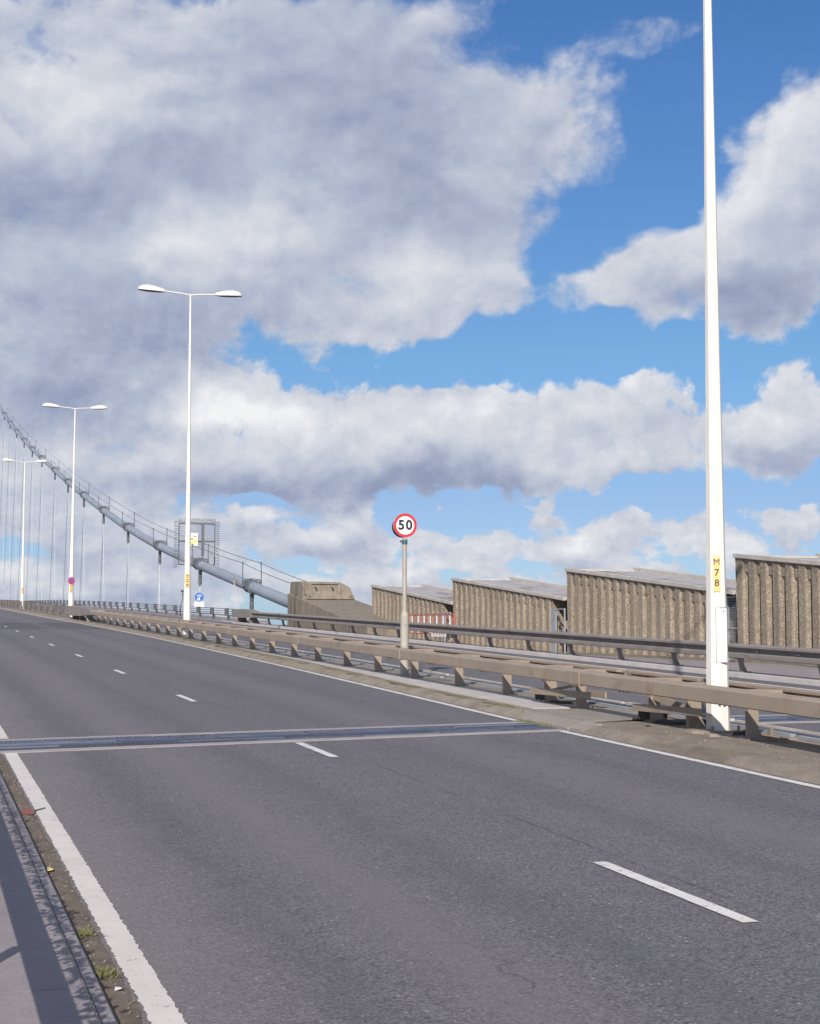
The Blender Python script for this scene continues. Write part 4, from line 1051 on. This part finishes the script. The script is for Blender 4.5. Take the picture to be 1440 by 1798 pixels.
w = bpy.data.worlds.new('World'); sc.world = w; w.use_nodes = True
T = NT(w.node_tree); nt = w.node_tree
sky = T.n('ShaderNodeTexSky', sky_type='NISHITA', sun_disc=False, sun_elevation=R(ELEV), sun_rotation=R(180 + ALPHA), altitude=20, air_density=1.0, dust_density=.3, ozone_density=2.5)
BLOBS = [(7.86, 19.72, 9.23, 3.94, 0, 1.0),
    (16.61, 19.4, 7.3, 4.42, 0, 1.0),
    (5.83, 14.16, 6.93, 5.32, 0, 1.0),
    (13.78, 13.6, 7.2, 3.35, 0, 1.0),
    (19.92, 14.89, 3.73, 3.33, 0, 0.85),
    (23.99, 18.41, 4.15, 2.22, -8, 0.66),
    (5.48, 9.58, 4.79, 2.72, 0, 1.0),
    (17.72, 11.31, 3.5, 1.28, 20, 0.5),
    (10.8, 7.39, 4.29, 2.24, 0, 1.1),
    (8.05, 5.63, 4.64, 1.91, 0, 1.0),
    (15.98, 6.9, 6.3, 2.48, 0, 1.15),
    (22.07, 7.11, 5.85, 2.37, 0, 1.15),
    (27.01, 7.04, 4.03, 1.92, -8, 1.0),
    (11.67, 5.26, 4.29, 0.64, 0, 0.5),
    (32.65, 7.42, 2.85, 2.29, 0, 1.15),
    (33.02, 15.83, 3.08, 5.01, -20, 1.15),
    (29.31, 12.77, 3.9, 1.87, -8, 0.95),
    (27.06, 11.81, 1.28, 1.68, 0, 0.7),
    (24.59, 12.19, 1.3, 1.05, 0, 0.62),
    (22.2, 12.13, 1.09, 0.74, 0, 0.5),
    (4.09, 6.6, 3.28, 2.72, 0, 0.9),
    (6.01, 2.42, 5.8, 2.53, 0, 0.85),
    (14.7, 3.45, 3.67, 1.08, 0, 0.62),
    (16.64, 2.05, 9.29, 1.4, 0, 0.65),
    (23.13, 3.33, 4.94, 1.18, 0, 0.62),
    (28.01, 2.34, 4.82, 1.38, 0, 0.6),
    (31.35, 3.36, 3.07, 1.16, 0, 0.62),
    (26.31, 21.5, 4.35, 0.97, 0, 0.3),
    (-1.34, 16.05, 3.93, 15.6, 0, 0.6),
    (9.17, 0.85, 12.65, 0.96, 0, 0.42),
    (24.18, 0.96, 12.8, 0.86, 0, 0.42),
    (3.4, 20.95, 1.87, 1.34, 0, 0.5)]
SHADES = [(4.55, 15.51, 3.54, 1.61, 0, -0.43),
    (9.62, 17.2, 2.59, 1.62, 0, -0.29),
    (16.38, 20.6, 7.09, 2.98, -20, -0.3),
    (19.04, 15.73, 5.28, 1.55, 0, -0.23),
    (7.36, 10.27, 6.34, 2.73, 0, -0.3),
    (4.88, 8.3, 3.31, 1.26, 0, -0.25),
    (10.3, 14.35, 4.1, 1.66, 0, 0.3),
    (5.11, 19.14, 3.58, 1.96, 0, 0.22),
    (21.02, 16.95, 1.32, 1.85, 0, 0.2),
    (18.6, 13.21, 2.63, 1.26, 0, 0.28),
    (10.89, 8.35, 3.22, 1.17, 0, 0.62),
    (12.3, 7.09, 4.74, 1.5, 0, 0.12),
    (20.99, 7.65, 8.25, 1.29, 0, 0.1),
    (14.69, 5.17, 6.06, 0.78, 0, -0.34),
    (20.33, 5.39, 4.99, 0.73, 0, -0.32),
    (9.76, 4.63, 4.89, 0.68, 0, -0.28),
    (25.51, 6.0, 1.92, 0.54, 0, 0.2),
    (31.59, 17.33, 1.88, 3.19, -25, 0.2),
    (31.29, 12.06, 2.9, 1.03, 0, -0.36),
    (32.46, 8.47, 1.84, 1.25, 0, 0.25),
    (32.42, 6.07, 2.24, 0.59, 0, -0.36),
    (24.2, 3.33, 1.93, 0.75, 0, 0.2),
    (14.69, 3.77, 1.73, 0.54, 0, 0.2),
    (24.19, 2.04, 12.82, 1.29, 0, 0.05),
    (27.41, 5.22, 2.53, 0.53, 0, -0.25)]
def chain(t, C0, L, lo, hi):
    """adds each soft patch to the z of the chart vector, one after the other"""
    C = C0
    for (a, e, ra, re, rot, wt) in L:
        mp = t.n('ShaderNodeMapping', vector_type='TEXTURE', ins={'Vector': C, 'Location': (a, e, 0), 'Rotation': (0, 0, R(rot)), 'Scale': (ra, re, 1e7)})
        l = t.n('ShaderNodeVectorMath', operation='LENGTH', ins={0: mp.outputs[0]}).outputs['Value']
        b = t.n('ShaderNodeMapRange', interpolation_type='SMOOTHSTEP', ins={0: l, 1: lo, 2: hi, 3: wt, 4: 0.0}).outputs[0]
        c = t.n('ShaderNodeCombineXYZ', ins={2: b}).outputs[0]
        C = t.n('ShaderNodeVectorMath', operation='ADD', ins={0: C, 1: c}).outputs[0]
    return t.n('ShaderNodeSeparateXYZ', ins={0: C}).outputs[2]
tc = T.n('ShaderNodeTexCoord').outputs['Generated']
dirn = T.n('ShaderNodeVectorMath', operation='NORMALIZE', ins={0: tc}).outputs[0]
s3 = T.n('ShaderNodeSeparateXYZ', ins={0: dirn})
azd = T.math('MULTIPLY', T.math('ARCTAN2', s3.outputs[0], s3.outputs[1]), 57.2958)
eld = T.math('MULTIPLY', T.math('ARCSINE', s3.outputs[2]), 57.2958)
chart = T.n('ShaderNodeCombineXYZ', ins={0: azd, 1: eld}).outputs[0]
def shifted(off): return T.n('ShaderNodeVectorMath', operation='ADD', ins={0: chart, 1: (off[0], off[1], 0)}).outputs[0]
def blobsum(V, L, lo, hi):
    wv = T.n('ShaderNodeTexNoise', noise_dimensions='2D', ins={'Vector': V, 'Scale': .25, 'Detail': 3.0, 'Roughness': .6})
    wd = T.n('ShaderNodeVectorMath', operation='MULTIPLY_ADD', ins={0: wv.outputs['Color'], 1: (3.6, 2.6, 0), 2: (-1.8, -1.3, 0)})
    VW = T.n('ShaderNodeVectorMath', operation='ADD', ins={0: V, 1: wd.outputs[0]}).outputs[0]
    return chain(T, VW, L, lo, hi)
def fnoise(V):
    st = T.n('ShaderNodeMapping', ins={'Vector': V, 'Scale': (.8, 1.15, 1), 'Location': (3.3, 1.7, 0)}).outputs[0]
    def n2d(vec, scale, detail, rough, dist=0):
        return T.n('ShaderNodeTexNoise', noise_dimensions='2D', ins={'Vector': vec, 'Scale': scale, 'Detail': detail, 'Roughness': rough, 'Distortion': dist}).outputs[0]
    n1 = n2d(st, .26, 9, .575, .2)
    n2 = n2d(T.n('ShaderNodeMapping', ins={'Vector': V, 'Scale': (.75, 1.6, 1)}).outputs[0], .62, 4, .55)
    # rounded billows
    jit = T.n('ShaderNodeTexNoise', noise_dimensions='2D', ins={'Vector': V, 'Scale': .9, 'Detail': 3.0, 'Roughness': .6})
    vj = T.n('ShaderNodeVectorMath', operation='MULTIPLY_ADD', ins={0: jit.outputs['Color'], 1: (1.3, 1.0, 0), 2: V}).outputs[0]
    vo = T.n('ShaderNodeTexVoronoi', voronoi_dimensions='2D', feature='F1', ins={'Vector': vj, 'Scale': .55, 'Detail': 2.6, 'Roughness': .55, 'Lacunarity': 2.3}).outputs['Distance']
    bil = T.math('MULTIPLY', T.math('SUBTRACT', .42, vo), T.ramp(eld, 14, 9, .14, .48))
    n1 = T.math('MULTIPLY_ADD', bil, .645, n1)
    return T.math('MULTIPLY_ADD', T.math('SUBTRACT', n2, .5), T.ramp(eld, 7, 4, 0, 1.5), T.math('MULTIPLY_ADD', n1, 1.55, -.775))
OFFS = T.ramp(eld, 14, 9, .47, .33)
B0 = T.math('SUBTRACT', T.math('MINIMUM', blobsum(chart, BLOBS, .45, 1.35), 1.15), OFFS)
V2 = shifted((-.5, 2.0))
B2 = T.math('SUBTRACT', T.math('MINIMUM', blobsum(V2, BLOBS, .45, 1.35), 1.15), OFFS)
F0 = T.math('ADD', B0, fnoise(chart)); F1 = T.math('ADD', B0, fnoise(shifted((-.25, .7)))); F2 = T.math('ADD', B2, fnoise(V2))
cov = T.n('ShaderNodeMapRange', interpolation_type='SMOOTHSTEP', ins={0: F0, 1: T.ramp(eld, 13, 9, -.16, -.09), 2: T.ramp(eld, 13, 9, .40, .27), 3: 0.0, 4: 1.0}).outputs[0]
lit = T.math('ADD', T.math('MULTIPLY', T.math('SUBTRACT', F0, F1), .66), T.math('MULTIPLY', T.math('SUBTRACT', F0, F2), .17))
thick = T.ramp(F0, .1, 1.0, .0, .22)
acc = T.math('ADD', T.math('ADD', T.math('MULTIPLY', lit, T.ramp(eld, 14, 9, 1.0, .72)), T.ramp(eld, 14, 9, .57, .66)), T.math('MULTIPLY', thick, -1.0))
acc = T.math('ADD', acc, blobsum(chart, SHADES, .2, 1.6))
cr = T.n('ShaderNodeValToRGB', ins={0: T.ramp(acc, -.35, 1.15)}); e = cr.color_ramp.elements
e[0].position = 0.0; e[0].color = (.265, .295, .435, 1)
e[1].position = 1.0; e[1].color = (.90, .905, .925, 1)
for p_, c_ in ((.22, (.315, .362, .51, 1)), (.42, (.425, .475, .605, 1)), (.6, (.55, .59, .685, 1)), (.8, (.71, .73, .785, 1))):
    q = e.new(p_); q.color = c_
K = 10.0
cl = T.n('ShaderNodeVectorMath', operation='MULTIPLY', ins={0: cr.outputs[0], 1: (K, K, K)}).outputs[0]
# blue of the sky
tr_ = T.n('ShaderNodeValToRGB', ins={0: T.ramp(eld, -1, 24)}); te = tr_.color_ramp.elements
te[0].position = 0.0; te[0].color = (.47, .76, 1.4, 1); te[1].position = 1.0; te[1].color = (.45, .73, 1.05, 1)
for p_, c_ in ((.09, (.52, .70, 1.12, 1)), (.22, (.54, .63, .92, 1)), (.44, (.56, .765, .95, 1)), (.84, (.50, .75, 1.05, 1))):
    q = te.new(p_); q.color = c_
tint = tr_.outputs[0]
blue = T.mix(1.0, sky.outputs[0], tint, 'MULTIPLY')
blue = T.n('ShaderNodeVectorMath', operation='SCALE', ins={0: blue, 'Scale': SKYGAIN}).outputs[0] if False else blue
# veil of thin haze low down
final = T.mix(cov, blue, cl)
bg = nt.nodes['Background']; nt.links.new(final, bg.inputs[0]); bg.inputs[1].default_value = .10
# the rest of the sky, away from the charted clouds: broken cloud from a single noise
sph = T.n('ShaderNodeMapping', ins={'Vector': dirn, 'Scale': (1, 1, 1.8)}).outputs[0]
m1 = T.noise(sph, 3.2, 4, .58)
c2 = T.mix(T.ramp(m1, .45, .60), blue, T.mix(T.ramp(m1, .50, .72), (7.6, 7.6, 8.0), (4.4, 4.7, 6.0)))
bg2 = T.n('ShaderNodeBackground', ins={0: c2, 1: .10})
wn = T.math('MULTIPLY', T.ramp(T.math('ABSOLUTE', T.math('SUBTRACT', azd, 18.16)), 26, 19), T.math('MULTIPLY', T.ramp(eld, 31, 24), T.ramp(eld, -3, -1.5)))
mx = T.n('ShaderNodeMixShader', ins={0: wn}); nt.links.new(bg2.outputs[0], mx.inputs[1]); nt.links.new(bg.outputs[0], mx.inputs[2])
nt.links.new(mx.outputs[0], nt.nodes['World Output'].inputs['Surface'])
w.cycles.sampling_method = 'MANUAL'; w.cycles.sample_map_resolution = 512
sc.view_settings.view_transform = 'Standard'; sc.view_settings.look = 'None'; sc.view_settings.exposure = 0; sc.view_settings.gamma = 1
sc.cycles.use_adaptive_sampling = True; sc.cycles.adaptive_threshold = .02; sc.cycles.adaptive_min_samples = 12; sc.cycles.use_denoising = True; sc.cycles.max_bounces = 4; sc.cycles.diffuse_bounces = 3
